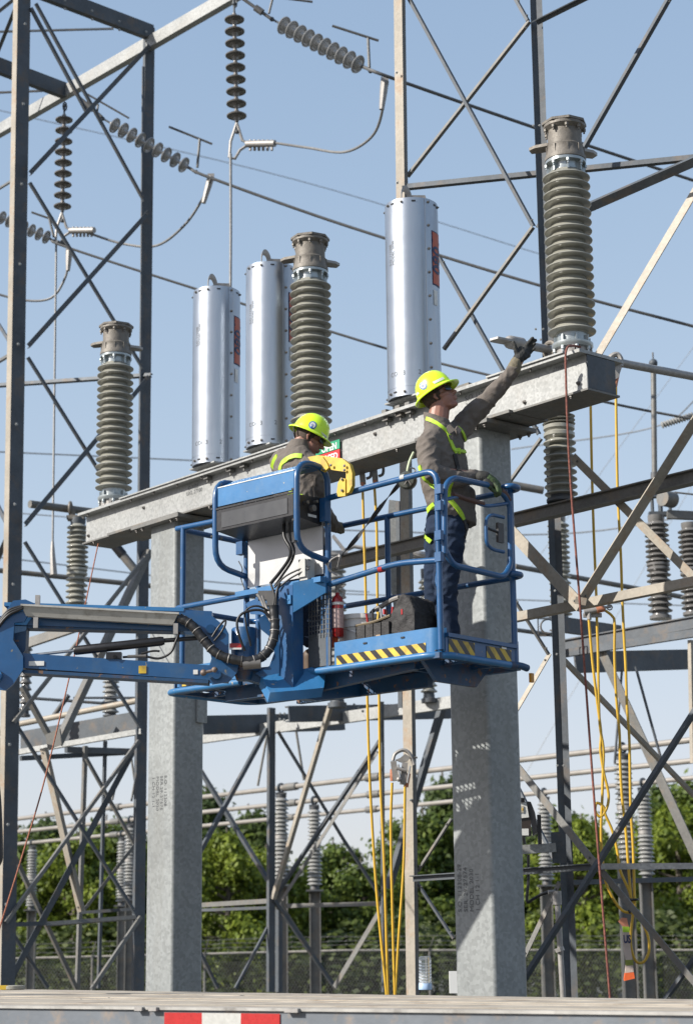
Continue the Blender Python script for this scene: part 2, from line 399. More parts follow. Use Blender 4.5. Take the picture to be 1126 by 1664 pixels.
# stencilled markings on beam and columns
st = MB()
def beamtext(body, px, py, size, off=.003):
    o_ = onplane(px, py, PC - NB*(BW/2+off), NB)
    text(st, body, size, lambda x, y: o_ + UB*x + Z*y, bold=.0)
beamtext('S.O. 112308', 755, 652, .055); beamtext('3 QL 27', 756, 664, .055)
beamtext('D 7123', 306, 797, .05); beamtext('UXL 27100', 303, 806, .05); beamtext('27100', 898, 604, .04)
def coltext(lines, cx, z0, size, dirup, x0):
    o_ = V((cx.x, cx.y, z0)) - NB*(.32/2+.003) + UB*x0
    for i, l in enumerate(lines):
        if dirup: text(st, l, size, lambda x, y, i=i: o_ + Z*x + UB*(size*1.15*i - y))
        else: text(st, l, size, lambda x, y, i=i: o_ - Z*x + UB*(-size*1.15*i + y))
coltext(['S.O. 112308-29', 'SER. 29-27574', 'MODEL 2030', '1 CH 12 1-1'], CR, at(745, 1481, 13.4).z, .052, True, -.11)
coltext(['S.O. 112308', 'SER.29-27575', 'MODEL 2030', '1 CH 12 1-1'], CL, at(250, 1244, 15.6).z, .052, False, .07)
st.build('stencil_text', stencil, fr, recalc=False)
# ================================================================ bushing insulators (three of a kind)
def sheds(mb, c, z0, z1, n, R, r, tilt=.35, n_seg=32):
    p = (z1-z0)/n; pr = [(r, z0)]
    for i in range(n):
        a = z0+i*p
        pr += [(r, a+p*.12), (R*.93, a+p*.20), (R*.985, a+p*.23), (R, a+p*.30), (R*.985, a+p*.38), (R*.80, a+p*.60), (r*1.05, a+p*.92)]
    pr += [(r, z1)]
    mb.lathe(pr, c, n_seg)
PX3 = [930, 506, 185]; LB3 = ['tall ribbed grey insulator on the right end of the box beam, largest of the three',
    'tall ribbed grey insulator on the middle of the beam behind the left worker',
    'tall ribbed grey insulator on the left end of the box beam, farthest of the three']
GB = 'ribbed insulators standing on the box beam'
pc = beamx(PX3[0], 570); base = V((pc.x, pc.y, ZB+.01))
ins = thing('bushing_insulator', LB3[0], 'insulator', base, GB)
b = MB(); b.lathe([(.10, 0), (.10, .10), (.115, .10), (.115, .0)], base, 24)
for i in range(4):
    a = math.pi/4+i*math.pi/2; d = UB*math.cos(a)+NB*math.sin(a); b.box(base+d*.10+V((0, 0, .05)), .07, .02, .10, d, d.cross(Z))
b.build('pedestal', castl, ins)
b = MB(); b.lathe([(.10, .09), (.135, .10), (.145, .115), (.145, .135), (.12, .145), (.108, .15), (.108, .215)], base, 32)
for i in range(8):
    a = i*math.pi/4+.2; d = UB*math.cos(a)+NB*math.sin(a); b.hexbolt(base+d*.128+V((0, 0, .10)), -Z, .014, .022); b.box(base+d*.115+V((0, 0, .16)), .03, .010, .05, d, d.cross(Z))
b.build('base_flange', plated, ins)
b = MB(); sheds(b, base, .205, 1.42, 18, .170, .115); b.build('porcelain', porc, ins, sharp=50)
b = MB(); b.lathe([(.108, 1.40), (.108, 1.47), (.115, 1.475), (.145, 1.48), (.145, 1.50), (.13, 1.50)], base, 32)
for i in range(8):
    a = i*math.pi/4+.1; d = UB*math.cos(a)+NB*math.sin(a); b.box(base+d*.122+V((0, 0, 1.44)), .03, .012, .07, d, d.cross(Z)); b.hexbolt(base+d*.138+V((0, 0, 1.478)), -Z, .014, .02)
b.build('top_flange', plated, ins)
b = MB(); b.lathe([(.13, 1.50), (.147, 1.505), (.147, 1.53), (.138, 1.545), (.135, 1.57), (.13, 1.60), (.132, 1.605), (.132, 1.61), (.122, 1.62), (.122, 1.73), (.14, 1.745), (.15, 1.755), (.15, 1.775)], base, 36)
for i in range(9):
    a = i*2*math.pi/9; d = UB*math.cos(a)+NB*math.sin(a); b.box(base+d*.125+V((0, 0, 1.565)), .03, .014, .08, d, d.cross(Z)); b.hexbolt(base+d*.14+V((0, 0, 1.745)), -Z, .014, .02)
hexp = [base + (UB*math.cos(i*math.pi/4+.2)+NB*math.sin(i*math.pi/4+.2))*.163 + V((0, 0, 1.778)) for i in range(8)]
b.prism(hexp, V((0, 0, .018)))
b.build('terminal_head', cast, ins)
for s_, zz in ((-1, 1.625), (1, 1.59)):
    b = MB(); dd = (V((1, 0, 0))*.95 + V((0, .3, 0))*-s_*0 - UB*0).normalized()
    dd = V((.93, -.36*1, 0)) if s_ < 0 else V((.9, .43, 0)); dd.normalize(); ww = dd.cross(Z)
    q = base + V((0, 0, zz)) + dd*(s_*.11)
    pts = [q+ww*.055, q+dd*(s_*.10)+ww*.05, q+dd*(s_*.15)+ww*.02, q+dd*(s_*.15)-ww*.045, q+dd*(s_*.10)-ww*.055, q-ww*.055]
    b.prism(pts, V((0, 0, .022)))
    b.build('terminal_pad', castl if s_ > 0 else cast, ins)
for i in (1, 2):
    p = beamx(PX3[i], 680 if i == 1 else 800); dup(ins, V((p.x, p.y, ZB+.01)), LB3[i], GB)
# ================================================================ aluminium cans
def can(px, py, label):
    p = beamx(px, py); ba = V((p.x, p.y, ZB+.01)); g_ = 'tall aluminium cylinders on the box beam'
    vd = V((ba.x, ba.y, 0)).normalized()          # away from camera
    rt = V((vd.y, -vd.x, 0))                       # to the right
    t = thing('aluminium_cylinder', label, 'cylinder', ba, g_)
    def dirn(deg): a = math.radians(deg); return -vd*math.cos(a) + rt*math.sin(a)
    R = .205; z0, z1 = .10, 1.68
    b = MB(); b.box(ba+V((0, 0, .05)), .34, .16, .012, UB, NB); b.box(ba+V((0, 0, .05))-NB*.07, .34, .012, .10, UB, NB); b.box(ba+V((0, 0, .05))+NB*.07, .34, .012, .10, UB, NB); b.box(ba+V((0, 0, .095)), .36, .3, .012, UB, NB)
    b.build('pedestal', galv, t)
    b = MB(); b.lathe([(R-.02, z0+.006), (R-.006, z0), (R, z0+.0), (R, z0+.07), (R+.0015, z0+.07), (R+.0015, z1-.05), (R, z1-.05), (R, z1), (R-.006, z1), (R-.02, z1-.006), (R-.03, z1-.01)], ba, 72)
    b.build('shell', canm, t, sharp=30)
    b = MB(); th = [30, 33, 36, 39, 42, 45]     # overlapping seam strip
    pts = [ba+dirn(a)*(R+.003) for a in th]
    for i in range(len(pts)-1):
        for (k0, k1) in (((z0+.002), (z1-.002)),):
            b.prism([pts[i]+V((0, 0, k0)), pts[i+1]+V((0, 0, k0)), pts[i+1]+V((0, 0, k1)), pts[i]+V((0, 0, k1))], dirn(th[i]+1.5)*.004)
    b.build('seam_strip', canm, t, sharp=60)
    bl = [(ba+dirn(37.5)*(R+.006)+V((0, 0, z0+.03+k*(z1-z0-.06)/8)), dirn(37.5), .011, .008) for k in range(9)]
    for a in (-60, -22, 76, 120, 165, 210, 260):
        for zz in (z0+.03, z1-.03): d = dirn(a); bl.append((ba+d*(R+.001)+V((0, 0, zz)), d, .011, .008))
    bolts('bolt', bolt, t, bl)
    for a in (5, 62, -45):
        for zz in (z0+.035, z1-.03):
            b = MB(); d = dirn(a); q = ba+d*(R+.002)+V((0, 0, zz)); s1 = d.cross(Z); b.prism([q+s1*.016+Z*.006, q+s1*.016-Z*.006, q-s1*.016-Z*.006, q-s1*.016+Z*.006], d*.0015); b.build('rim_slot', blackp, t)
    # lifting lug: hooped strap with a bent plate
    b = MB(); top = ba+V((0, 0, z1-.01)); hp = []
    for i in range(13):
        a = math.pi*i/12; hp.append(top - rt*.01 + vd*.0 + (rt*.4+vd*.9).normalized()*(math.cos(a)*.085)*-1 - rt*.03 + V((0, 0, .075+math.sin(a)*.085)))
    hp = [hp[0]-V((0, 0, .08))] + hp + [hp[-1]-V((0, 0, .08))]
    b.tube(hp, .006, 6, ry=4.5, up=rt); b.build('lifting_hoop', castl, t, sharp=60)
    b = MB(); b.prism([top-rt*.11-vd*.04, top-rt*.01-vd*.06+V((0, 0, .085)), top+rt*.11-vd*.05+V((0, 0, .085)), top+rt*.14-vd*.03, top+rt*.09-vd*.04+V((0,0,.04)), top+rt*.01-vd*.04+V((0, 0, .05)), top-rt*.04-vd*.04], vd*.10)
    b.build('lug_plate', castl, t)
    # orange number plate, rotated digits
    def cy(x, y, off): a = math.radians(50)+y/R; return ba + (-vd*math.cos(a)+rt*math.sin(a))*(R+off) + V((0, 0, z1-.25-x))
    def patch(x0, x1, y0, y1, off):
        mb = MB(); k = 8; vs = []
        for i in range(k+1):
            y = y0+(y1-y0)*i/k; vs += [cy(x0, y, off), cy(x1, y, off)]
        mb.add(vs, [(2*i, 2*i+1, 2*i+3, 2*i+2) for i in range(k)]); return mb
    patch(0, .44, -.015, .115, .004).build('number_plate', navy, t, recalc=False)
    patch(.01, .43, -.005, .105, .006).build('number_plate', orplate, t, recalc=False)
    nb = MB(); text(nb, '1080', .15, lambda x, y: cy(x+.045, .1-y, .008), bold=.004); nb.build('number', navy, t, recalc=False)
    patch(.48, .60, 0, .05, .005).build('data_label', paper, t, recalc=False)
    sb = MB(); R_ = R+.0035
    def sc2(deg, z): return lambda x, y: ba + dirn(deg+math.degrees(x/R))*R_ + V((0, 0, z+y))
    text(sb, 'COL 3', .05, sc2(-58, z0+.16)); text(sb, '2', .05, sc2(8, z0+.16))
    for i, l in enumerate(['S.O. 112308', 'MODEL 2030', 'POLE 12']):
        text(sb, l, .035, lambda x, y, i=i: ba + dirn(-50+i*9+math.degrees(-y/R))*R_ + V((0, 0, 1.15+x)))
    sb.build('stencil_text', stencil, t, recalc=False)
    return t
can(351, 760, 'aluminium cylinder nearest the left end of the beam, orange number plate showing')
can(440, 730, 'aluminium cylinder half hidden behind the middle ribbed insulator')
can(674, 655, 'aluminium cylinder behind the raised helmet of the right worker, nearest and largest')
# ================================================================ OPEN / CLOSED sign hung on the beam face
sg = onplane(552, 714, PC-NB*(BW/2+.02), NB); t = thing('position_sign', 'small green OPEN over red CLOSED indicator sign on the beam face', 'sign', sg)
W_ = .30; tr = sg + UB*0
b = MB(); b.box(tr-UB*(W_/2)+V((0, 0, -.035)), W_, .006, .075, UB, NB); b.build('green_panel', greens, t)
b = MB(); b.box(tr-UB*(W_/2)+V((0, 0, -.120)), W_, .006, .085, UB, NB); b.build('red_panel', reds, t)
b = MB(); text(b, 'OPEN', .072, lambda x, y: tr - UB*.03 + UB*x - NB*.005 + V((0, 0, -.066+y)), 'RIGHT', .002); text(b, 'CLOSED', .072, lambda x, y: tr - UB*.02 + UB*x - NB*.005 + V((0, 0, -.148+y)), 'RIGHT', .002)
b.build('lettering', paper, t, recalc=False)
# ================================================================ bus tube with pad, passing behind the beam's right end
A1 = at(838, 558, 13.55); A2 = at(1126, 612, 14.9); A3 = A1 + (A2-A1)*1.4; bd = (A2-A1).normalized()
t = thing('bus_tube', 'grey round bus tube ending in a drilled flat pad by the raised glove', 'tube', A1)
b = MB(); b.cyl(A1, A3, .032, 20); b.build('tube', castl, t)
b = MB(); b.cyl(A1-bd*.06, A1+bd*.06, .05, 20); b.ball(A1-bd*.06, .05, 8)
b.build('end_cap', castl, t)
ww = bd.cross(Z).normalized(); b = MB()
pw = A1-bd*.05-V((0, 0, .008)); b.prism([pw+ww*.05, pw-ww*.05, pw-bd*.17-ww*.05, pw-bd*.2-ww*.02, pw-bd*.19+ww*.05], V((0, 0, .016))); b.build('drilled_pad', castl, t)
q = at(893, 568, 13.75)
t = thing('bus_clamp', 'cast ring clamp gripping the bus tube just left of the right insulator', 'clamp', V((q.x, q.y, ZB+.01)))
b = MB(); b.tube([q+ (Z*math.cos(a*math.pi/8)+ww*math.sin(a*math.pi/8))*.055 for a in range(16)], .018, 8, closed=True); b.build('ring', cast, t)
b = MB(); b.prism([V((q.x, q.y, q.z-.05))+bd*.05, V((q.x, q.y, q.z-.05))-bd*.02, V((q.x, q.y, ZB+.0))-bd*.09, V((q.x, q.y, ZB+.0))+bd*.09], ww*.03); b.build('foot', cast, t)
# ================================================================ lattice towers
def members(t, rows):
    for r in rows:
        r = list(r); name = r.pop(0); (x1, y1, Y1, x2, y2, Y2, w) = r[:7]; kw = r[7] if len(r) > 7 else {}
        mem(t, name, x1, y1, Y1, x2, y2, Y2, w, **kw)
        if 'brace' in name and t.name.startswith('lattice_tower'):
            F_ = kw.get('F') or FU; k_ = mpp(at(x1, y1, Y1)); r_ = min(.016, max(.009, w*k_*.13))
            for (xa, ya, Ya, xb, yb, Yb) in ((x1, y1, Y1, x2, y2, Y2), (x2, y2, Y2, x1, y1, Y1)):
                if not (0 < xa < 1126): continue
                p = at(xa, ya, Ya); q = at(xb, yb, Yb); d = (q-p).normalized()
                bolts('bolt', galvm, t, [(p+d*.06+F_*.002, F_, r_, r_*.7)])
D_ = dict; lit = D_(F=FV, m=galvr); lit2 = D_(F=FV, m=galvm); dk = D_(F=FU, m=galvd); dkb = D_(F=FU, m=galvm)  # sunward members paler, those facing away darker: light and shade in the colour
YA, YB = 23.7, 25.0
LT = thing('lattice_tower', 'tall steel lattice tower at the left edge with crossed braces and a heavy top beam', 'lattice tower', V((at(20, 1600, 23.7).x, 24.3, 0)))
def leg(parent, x1, y1, x2, y2, Y, w1, w2, m, m2=None, flip=False, name='leg', ext=True):
    # corner angle: one flange along +N (wide), one along -U
    p1 = at(x1, y1, Y); p2 = at(x2, y2, Y)
    d = (p2-p1).normalized()
    if ext: p2 = p1 + d*((0-p1.z)/d.z)
    mid = (p1+p2)/2; k = mpp(mid); a = w1*k*1.33; c = w2*k/.58; t_ = .012
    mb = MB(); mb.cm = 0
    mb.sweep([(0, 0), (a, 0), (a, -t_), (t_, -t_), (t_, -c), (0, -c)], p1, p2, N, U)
    mb.m = [1 if i == 0 else 0 for i in range(len(mb.m))]  # flange turned from the sun takes the second, darker steel as painted shade
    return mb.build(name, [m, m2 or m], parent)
# corner of leg A at the line between sunlit face and face coloured for shade
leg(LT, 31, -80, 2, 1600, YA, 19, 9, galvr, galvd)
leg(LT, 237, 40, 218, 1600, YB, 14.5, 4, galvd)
mem(LT, 'leg_plate', 234, 108, YB-.05, 229, 800, YB-.05, 5, 'B', FU, galvd, 3)
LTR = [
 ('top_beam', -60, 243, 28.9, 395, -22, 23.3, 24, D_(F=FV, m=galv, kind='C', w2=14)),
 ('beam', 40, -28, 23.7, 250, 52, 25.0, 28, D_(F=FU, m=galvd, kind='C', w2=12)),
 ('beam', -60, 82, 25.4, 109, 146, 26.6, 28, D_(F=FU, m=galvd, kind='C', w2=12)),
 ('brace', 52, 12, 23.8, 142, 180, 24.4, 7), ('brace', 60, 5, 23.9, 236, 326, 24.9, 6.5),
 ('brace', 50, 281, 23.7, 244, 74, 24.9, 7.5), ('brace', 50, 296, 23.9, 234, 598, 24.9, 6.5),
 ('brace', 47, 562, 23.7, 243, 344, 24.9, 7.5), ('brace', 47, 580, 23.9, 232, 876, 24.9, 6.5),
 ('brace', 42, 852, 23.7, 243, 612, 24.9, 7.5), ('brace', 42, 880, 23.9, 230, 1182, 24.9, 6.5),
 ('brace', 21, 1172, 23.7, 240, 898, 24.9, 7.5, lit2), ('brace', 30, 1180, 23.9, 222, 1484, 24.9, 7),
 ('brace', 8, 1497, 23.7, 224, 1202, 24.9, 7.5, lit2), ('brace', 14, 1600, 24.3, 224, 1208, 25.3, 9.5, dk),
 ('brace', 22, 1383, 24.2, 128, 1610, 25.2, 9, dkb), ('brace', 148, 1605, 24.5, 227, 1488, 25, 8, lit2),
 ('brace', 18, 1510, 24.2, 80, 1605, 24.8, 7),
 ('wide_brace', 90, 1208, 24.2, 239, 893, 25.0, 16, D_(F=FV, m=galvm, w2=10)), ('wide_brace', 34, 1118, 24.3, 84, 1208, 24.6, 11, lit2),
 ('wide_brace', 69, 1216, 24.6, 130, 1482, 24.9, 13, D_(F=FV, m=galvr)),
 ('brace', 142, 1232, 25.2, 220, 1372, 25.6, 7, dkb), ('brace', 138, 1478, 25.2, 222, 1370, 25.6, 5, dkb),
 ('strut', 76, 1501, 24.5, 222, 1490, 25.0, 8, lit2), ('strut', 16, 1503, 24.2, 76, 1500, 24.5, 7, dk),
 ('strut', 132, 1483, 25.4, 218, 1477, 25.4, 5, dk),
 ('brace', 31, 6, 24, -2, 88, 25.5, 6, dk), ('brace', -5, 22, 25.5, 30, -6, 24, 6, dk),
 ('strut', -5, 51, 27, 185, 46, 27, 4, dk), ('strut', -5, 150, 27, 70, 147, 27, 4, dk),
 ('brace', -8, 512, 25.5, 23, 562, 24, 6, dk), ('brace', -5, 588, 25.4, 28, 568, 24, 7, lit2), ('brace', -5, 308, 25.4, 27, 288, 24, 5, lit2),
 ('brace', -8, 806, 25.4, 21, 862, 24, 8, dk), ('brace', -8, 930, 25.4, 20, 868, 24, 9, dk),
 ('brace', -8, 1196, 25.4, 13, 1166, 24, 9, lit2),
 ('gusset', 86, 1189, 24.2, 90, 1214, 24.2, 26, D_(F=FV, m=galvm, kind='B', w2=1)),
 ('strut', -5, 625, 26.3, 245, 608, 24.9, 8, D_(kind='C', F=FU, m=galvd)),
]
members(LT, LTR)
# bolt holes / bolts on legs
bl = []
for yy in list(range(40, 1600, 130)): p = at(41-yy*.0215, yy, YA-.0); bl.append((p+U*.02, U, .02, .012))
for k in range(4):
    for j in range(2): p = at(104+k*44, 2+k*17+j*14, 24.0+.3*k); bl.append((p+U*.03-V((0, 0, 0)), U, .018, .01))
bolts('bolt', galv, LT, bl)
# ---- lower platform at the left (transformer stand) ----
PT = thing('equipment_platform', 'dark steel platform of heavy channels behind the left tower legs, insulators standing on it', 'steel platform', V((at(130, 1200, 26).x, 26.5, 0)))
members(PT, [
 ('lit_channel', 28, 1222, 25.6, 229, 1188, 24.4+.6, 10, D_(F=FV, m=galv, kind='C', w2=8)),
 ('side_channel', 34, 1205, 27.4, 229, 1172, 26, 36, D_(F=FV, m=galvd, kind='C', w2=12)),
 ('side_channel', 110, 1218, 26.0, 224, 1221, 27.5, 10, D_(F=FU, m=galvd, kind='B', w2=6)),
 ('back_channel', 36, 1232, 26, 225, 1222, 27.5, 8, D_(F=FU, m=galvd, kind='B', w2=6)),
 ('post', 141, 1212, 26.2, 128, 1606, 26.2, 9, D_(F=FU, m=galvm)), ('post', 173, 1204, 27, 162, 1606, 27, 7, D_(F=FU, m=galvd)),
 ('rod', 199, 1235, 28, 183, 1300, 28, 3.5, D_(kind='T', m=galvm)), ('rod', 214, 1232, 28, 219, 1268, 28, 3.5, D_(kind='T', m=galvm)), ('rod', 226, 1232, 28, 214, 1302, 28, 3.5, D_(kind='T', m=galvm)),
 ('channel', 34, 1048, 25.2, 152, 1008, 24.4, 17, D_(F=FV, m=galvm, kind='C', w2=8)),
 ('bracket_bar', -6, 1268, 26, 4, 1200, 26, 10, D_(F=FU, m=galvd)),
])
t = thing('conductor_pipe', 'rust-tan pipe lying low across the left tower below the blue boom', 'pipe', at(130, 1160, 25.9))
mem(t, 'pipe', 30, 1177, 26.4, 232, 1137, 25.2, 10, 'T', None, galvr); mem(t, 'elbow', 86, 1166, 26.1, 112, 1130, 26, 8, 'T', None, galvd)
t = thing('conductor_pipe', 'thin dark pipe behind the tan pipe, left of the left column', 'pipe', at(110, 1139, 27))
mem(t, 'pipe', 30, 1133, 27, 200, 1145, 27, 5, 'T', None, galvd); mem(t, 'pipe', 120, 1134, 27.4, 232, 1134, 27.4, 4, 'T', None, galvd)
t = thing('capped_pipe', 'short slanted pipe with dark cap just below the left end of the beam', 'pipe', at(205, 910, 25.4))
mem(t, 'pipe', 190, 890, 25.4, 228, 936, 25.4, 14, 'T', None, galvm); mem(t, 'cap', 187, 886, 25.4, 200, 902, 25.4, 16, 'T', None, blackp)
# ================================================================ centre bay
CB = thing('bus_support_tower', 'steel bay with a slender post and crossed braces between the two columns', 'lattice tower', V((at(443, 1600, 28).x, 28, 0)))
members(CB, [
 ('post', 443, 1150, 28, 442, 1612, 28, 14, D_(F=FU, m=galvd, w2=8)), ('post', 622, 1140, 27, 625, 1612, 27, 7, D_(F=FU, m=galvd)),
 ('post', 456, 1478, 30, 456, 1612, 30, 12, D_(kind='B', F=FU, m=galvd)),
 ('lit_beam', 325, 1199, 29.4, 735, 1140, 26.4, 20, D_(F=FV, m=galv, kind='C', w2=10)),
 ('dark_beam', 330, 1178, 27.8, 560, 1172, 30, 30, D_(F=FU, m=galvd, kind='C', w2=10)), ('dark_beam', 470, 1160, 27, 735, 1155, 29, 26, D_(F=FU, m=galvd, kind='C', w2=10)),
 ('brace', 436, 1184, 28, 326, 1386, 27, 9, dk), ('brace', 453, 1188, 28, 563, 1370, 29, 5.5, dk), ('brace', 560, 1365, 29, 618, 1455, 29.5, 6, dk),
 ('brace', 540, 1145, 27, 446, 1462, 27.9, 10, D_(F=FU, m=galvr)), ('rod', 434, 1195, 30, 419, 1277, 30, 4, D_(kind='T', m=galvm)), ('rod', 480, 1180, 30, 494, 1268, 30, 4, D_(kind='T', m=galvm)),
 ('brace', 619, 1205, 27.1, 452, 1452, 28, 8, dk), ('brace', 612, 1222, 27.3, 458, 1462, 28.3, 5, D_(F=FV, m=galvm)),
 ('brace', 724, 1142, 27, 634, 1445, 27.4, 15, D_(F=FU, m=galvd)),
 ('brace', 327, 1250, 29, 437, 1428, 28.2, 9, D_(F=FU, m=galvd)), ('brace', 447, 1462, 28, 547, 1606, 28.8, 8, dk), ('brace', 455, 1470, 28.2, 540, 1602, 29, 5, D_(F=FV, m=galvm)),
 ('strut', 322, 1471, 29, 437, 1464, 28, 8, D_(F=FV, m=galvm)), ('strut', 324, 1479, 29.3, 436, 1475, 28.5, 5, dk), ('strut', 465, 1472, 28, 622, 1468, 27.2, 7, D_(F=FV, m=galvm)),
 ('brace', 322, 1538, 28.6, 356, 1606, 28.8, 7, dk), ('brace', 436, 1508, 28, 384, 1606, 27.6, 6, dk), ('brace', 624, 1468, 27, 543, 1604, 27.6, 7, D_(F=FV, m=galvm)),
])
bl = [(at(x, y, 26.9), U, .02, .01) for x, y in ((455, 1160), (455, 1169), (462, 1160), (462, 1170), (575, 1145), (582, 1150), (589, 1156), (600, 1147))]
bolts('bolt', galv, CB, bl)
# ================================================================ right tower
RT = thing('lattice_tower', 'tall steel lattice tower on the right with brown weathered legs and long crossed braces', 'lattice tower', V((at(800, 1600, 15.5).x, 15.5, 0)))
YC, YD = 16.0, 15.0
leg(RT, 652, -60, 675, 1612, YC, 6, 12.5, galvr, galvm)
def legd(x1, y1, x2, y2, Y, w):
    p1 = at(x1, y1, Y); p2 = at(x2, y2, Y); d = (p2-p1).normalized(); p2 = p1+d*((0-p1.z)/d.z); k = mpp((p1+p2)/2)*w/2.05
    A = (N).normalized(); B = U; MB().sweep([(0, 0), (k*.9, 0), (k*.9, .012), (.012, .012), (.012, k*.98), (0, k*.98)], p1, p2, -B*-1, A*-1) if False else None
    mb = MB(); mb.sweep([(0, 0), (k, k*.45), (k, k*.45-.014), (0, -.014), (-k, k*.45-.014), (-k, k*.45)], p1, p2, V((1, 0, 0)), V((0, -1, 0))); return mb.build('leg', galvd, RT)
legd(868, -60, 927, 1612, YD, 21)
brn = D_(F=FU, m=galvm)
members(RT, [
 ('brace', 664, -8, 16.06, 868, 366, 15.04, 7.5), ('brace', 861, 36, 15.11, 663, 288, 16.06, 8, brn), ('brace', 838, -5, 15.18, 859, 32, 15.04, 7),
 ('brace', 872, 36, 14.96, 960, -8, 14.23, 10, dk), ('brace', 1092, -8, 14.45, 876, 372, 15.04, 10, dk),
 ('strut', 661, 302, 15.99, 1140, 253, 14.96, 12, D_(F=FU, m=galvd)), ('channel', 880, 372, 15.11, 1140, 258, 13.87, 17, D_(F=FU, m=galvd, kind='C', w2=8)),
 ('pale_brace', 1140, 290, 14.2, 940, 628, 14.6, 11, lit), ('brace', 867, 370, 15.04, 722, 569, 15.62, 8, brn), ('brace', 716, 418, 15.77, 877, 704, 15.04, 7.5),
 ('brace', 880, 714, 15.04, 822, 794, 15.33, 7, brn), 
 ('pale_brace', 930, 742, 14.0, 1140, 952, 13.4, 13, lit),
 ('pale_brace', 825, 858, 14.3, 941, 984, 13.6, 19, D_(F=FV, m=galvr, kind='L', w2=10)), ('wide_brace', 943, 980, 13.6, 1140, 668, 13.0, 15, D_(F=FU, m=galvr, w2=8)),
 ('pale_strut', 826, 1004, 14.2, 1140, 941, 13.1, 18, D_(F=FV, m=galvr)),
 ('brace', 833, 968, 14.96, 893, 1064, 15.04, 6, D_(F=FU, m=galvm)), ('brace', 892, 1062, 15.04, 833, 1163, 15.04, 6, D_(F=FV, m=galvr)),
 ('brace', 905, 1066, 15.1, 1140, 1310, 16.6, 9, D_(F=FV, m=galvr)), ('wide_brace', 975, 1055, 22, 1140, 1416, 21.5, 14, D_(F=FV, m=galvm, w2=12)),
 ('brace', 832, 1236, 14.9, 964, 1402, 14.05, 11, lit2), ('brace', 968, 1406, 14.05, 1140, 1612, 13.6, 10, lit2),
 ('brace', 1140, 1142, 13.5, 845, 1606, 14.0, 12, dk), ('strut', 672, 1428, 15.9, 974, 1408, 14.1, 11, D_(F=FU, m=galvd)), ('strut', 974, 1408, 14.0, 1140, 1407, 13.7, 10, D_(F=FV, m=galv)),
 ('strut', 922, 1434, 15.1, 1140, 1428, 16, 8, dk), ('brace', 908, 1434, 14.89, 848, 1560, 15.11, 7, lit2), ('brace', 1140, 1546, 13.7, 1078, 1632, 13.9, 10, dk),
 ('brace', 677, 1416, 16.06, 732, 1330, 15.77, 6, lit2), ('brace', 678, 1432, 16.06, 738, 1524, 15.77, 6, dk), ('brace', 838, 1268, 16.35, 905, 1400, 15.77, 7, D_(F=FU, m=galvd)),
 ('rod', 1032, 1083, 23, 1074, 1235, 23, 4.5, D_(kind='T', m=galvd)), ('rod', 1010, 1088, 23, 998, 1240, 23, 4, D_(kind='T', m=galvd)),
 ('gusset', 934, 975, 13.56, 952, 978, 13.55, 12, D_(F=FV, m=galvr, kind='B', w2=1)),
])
bl = [(at(x, y, 14.93), V((0, -1, 0)), .010, .006) for x, y in ((866, 204), (876, 204), (870, 535), (882, 535), (878, 552), (901, 960), (904, 1063), (905, 1244), (915, 1244))]
bl += [(at(x, y, 16), -N, .013, .01) for x, y in ((645, 118), (646, 297), (660, 900), (668, 1300))]
bolts('bolt', galv, RT, bl)
# splice plates on leg D
mb = MB(); p1 = at(906, 1352, 14.9); p2 = at(909, 1402, 14.9); mb.bar(p1, p2, .11, V((0, -1, 0)), 'B', .01); mb.build('splice_plate', galvd, RT)
# ---- long horizontal beam at mid height, passing behind the basket ----
zb = 5.14
q1 = atz(470, 931, zb); q2 = atz(1126, 772, zb); q2 = q1+(q2-q1)*1.05
HB = thing('crossbeam', 'long weathered steel I-beam running behind the platform and worker to the right edge', 'steel beam', q1)
mb = MB(); mb.bar(q1, q2, .098, -N, 'I', .09, .010); mb.build('beam', galvm, HB)
# plate/shield behind basket
t = thing('steel_post', 'wide pale grey tapered steel post seen between the platform rails', 'steel post', at(640, 1600, 16.3))
mb = MB(); mb.prism([at(632, 812, 16.3), at(655, 815, 16.3), at(657, 985, 16.3), at(640, 990, 16.3), at(626, 900, 16.3)], V((.04, .10, 0))); mb.build('tapered_plate', galv, t)
mem(t, 'post_flange', 652, 815, 16.28, 657, 1150, 16.28, 14, 'C', FU, galvd)
# ---- lower right platform ----
RP = thing('equipment_platform', 'dark steel platform of stacked channels at the right edge under the dark ribbed insulators', 'steel platform', V((at(1010, 1060, 20).x, 21, 0)))
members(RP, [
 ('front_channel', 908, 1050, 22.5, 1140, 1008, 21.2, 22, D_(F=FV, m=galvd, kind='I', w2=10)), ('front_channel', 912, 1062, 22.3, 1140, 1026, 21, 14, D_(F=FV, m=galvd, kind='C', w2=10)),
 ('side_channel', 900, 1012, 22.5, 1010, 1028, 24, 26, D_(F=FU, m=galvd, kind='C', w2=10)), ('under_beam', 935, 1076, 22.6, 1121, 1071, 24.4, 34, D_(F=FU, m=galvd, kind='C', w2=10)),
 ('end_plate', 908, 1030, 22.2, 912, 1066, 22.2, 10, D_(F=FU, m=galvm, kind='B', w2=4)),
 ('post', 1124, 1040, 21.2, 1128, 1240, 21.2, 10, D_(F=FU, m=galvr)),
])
t = RP; mb = MB(); c_ = at(890, 1018, 21.9); mb.tube([c_ + V((math.cos(a*math.pi/8)*.085, 0, math.sin(a*math.pi/8)*.085)) for a in range(16)], .012, 6, closed=True); mb.box(c_+V((0, .03, .1)), .24, .01, .02); mb.box(c_+V((0, .03, -.1)), .24, .01, .02); mb.box(c_+V((-.11, .03, 0)), .015, .01, .22); mb.build('ring_bracket', galvd, t)
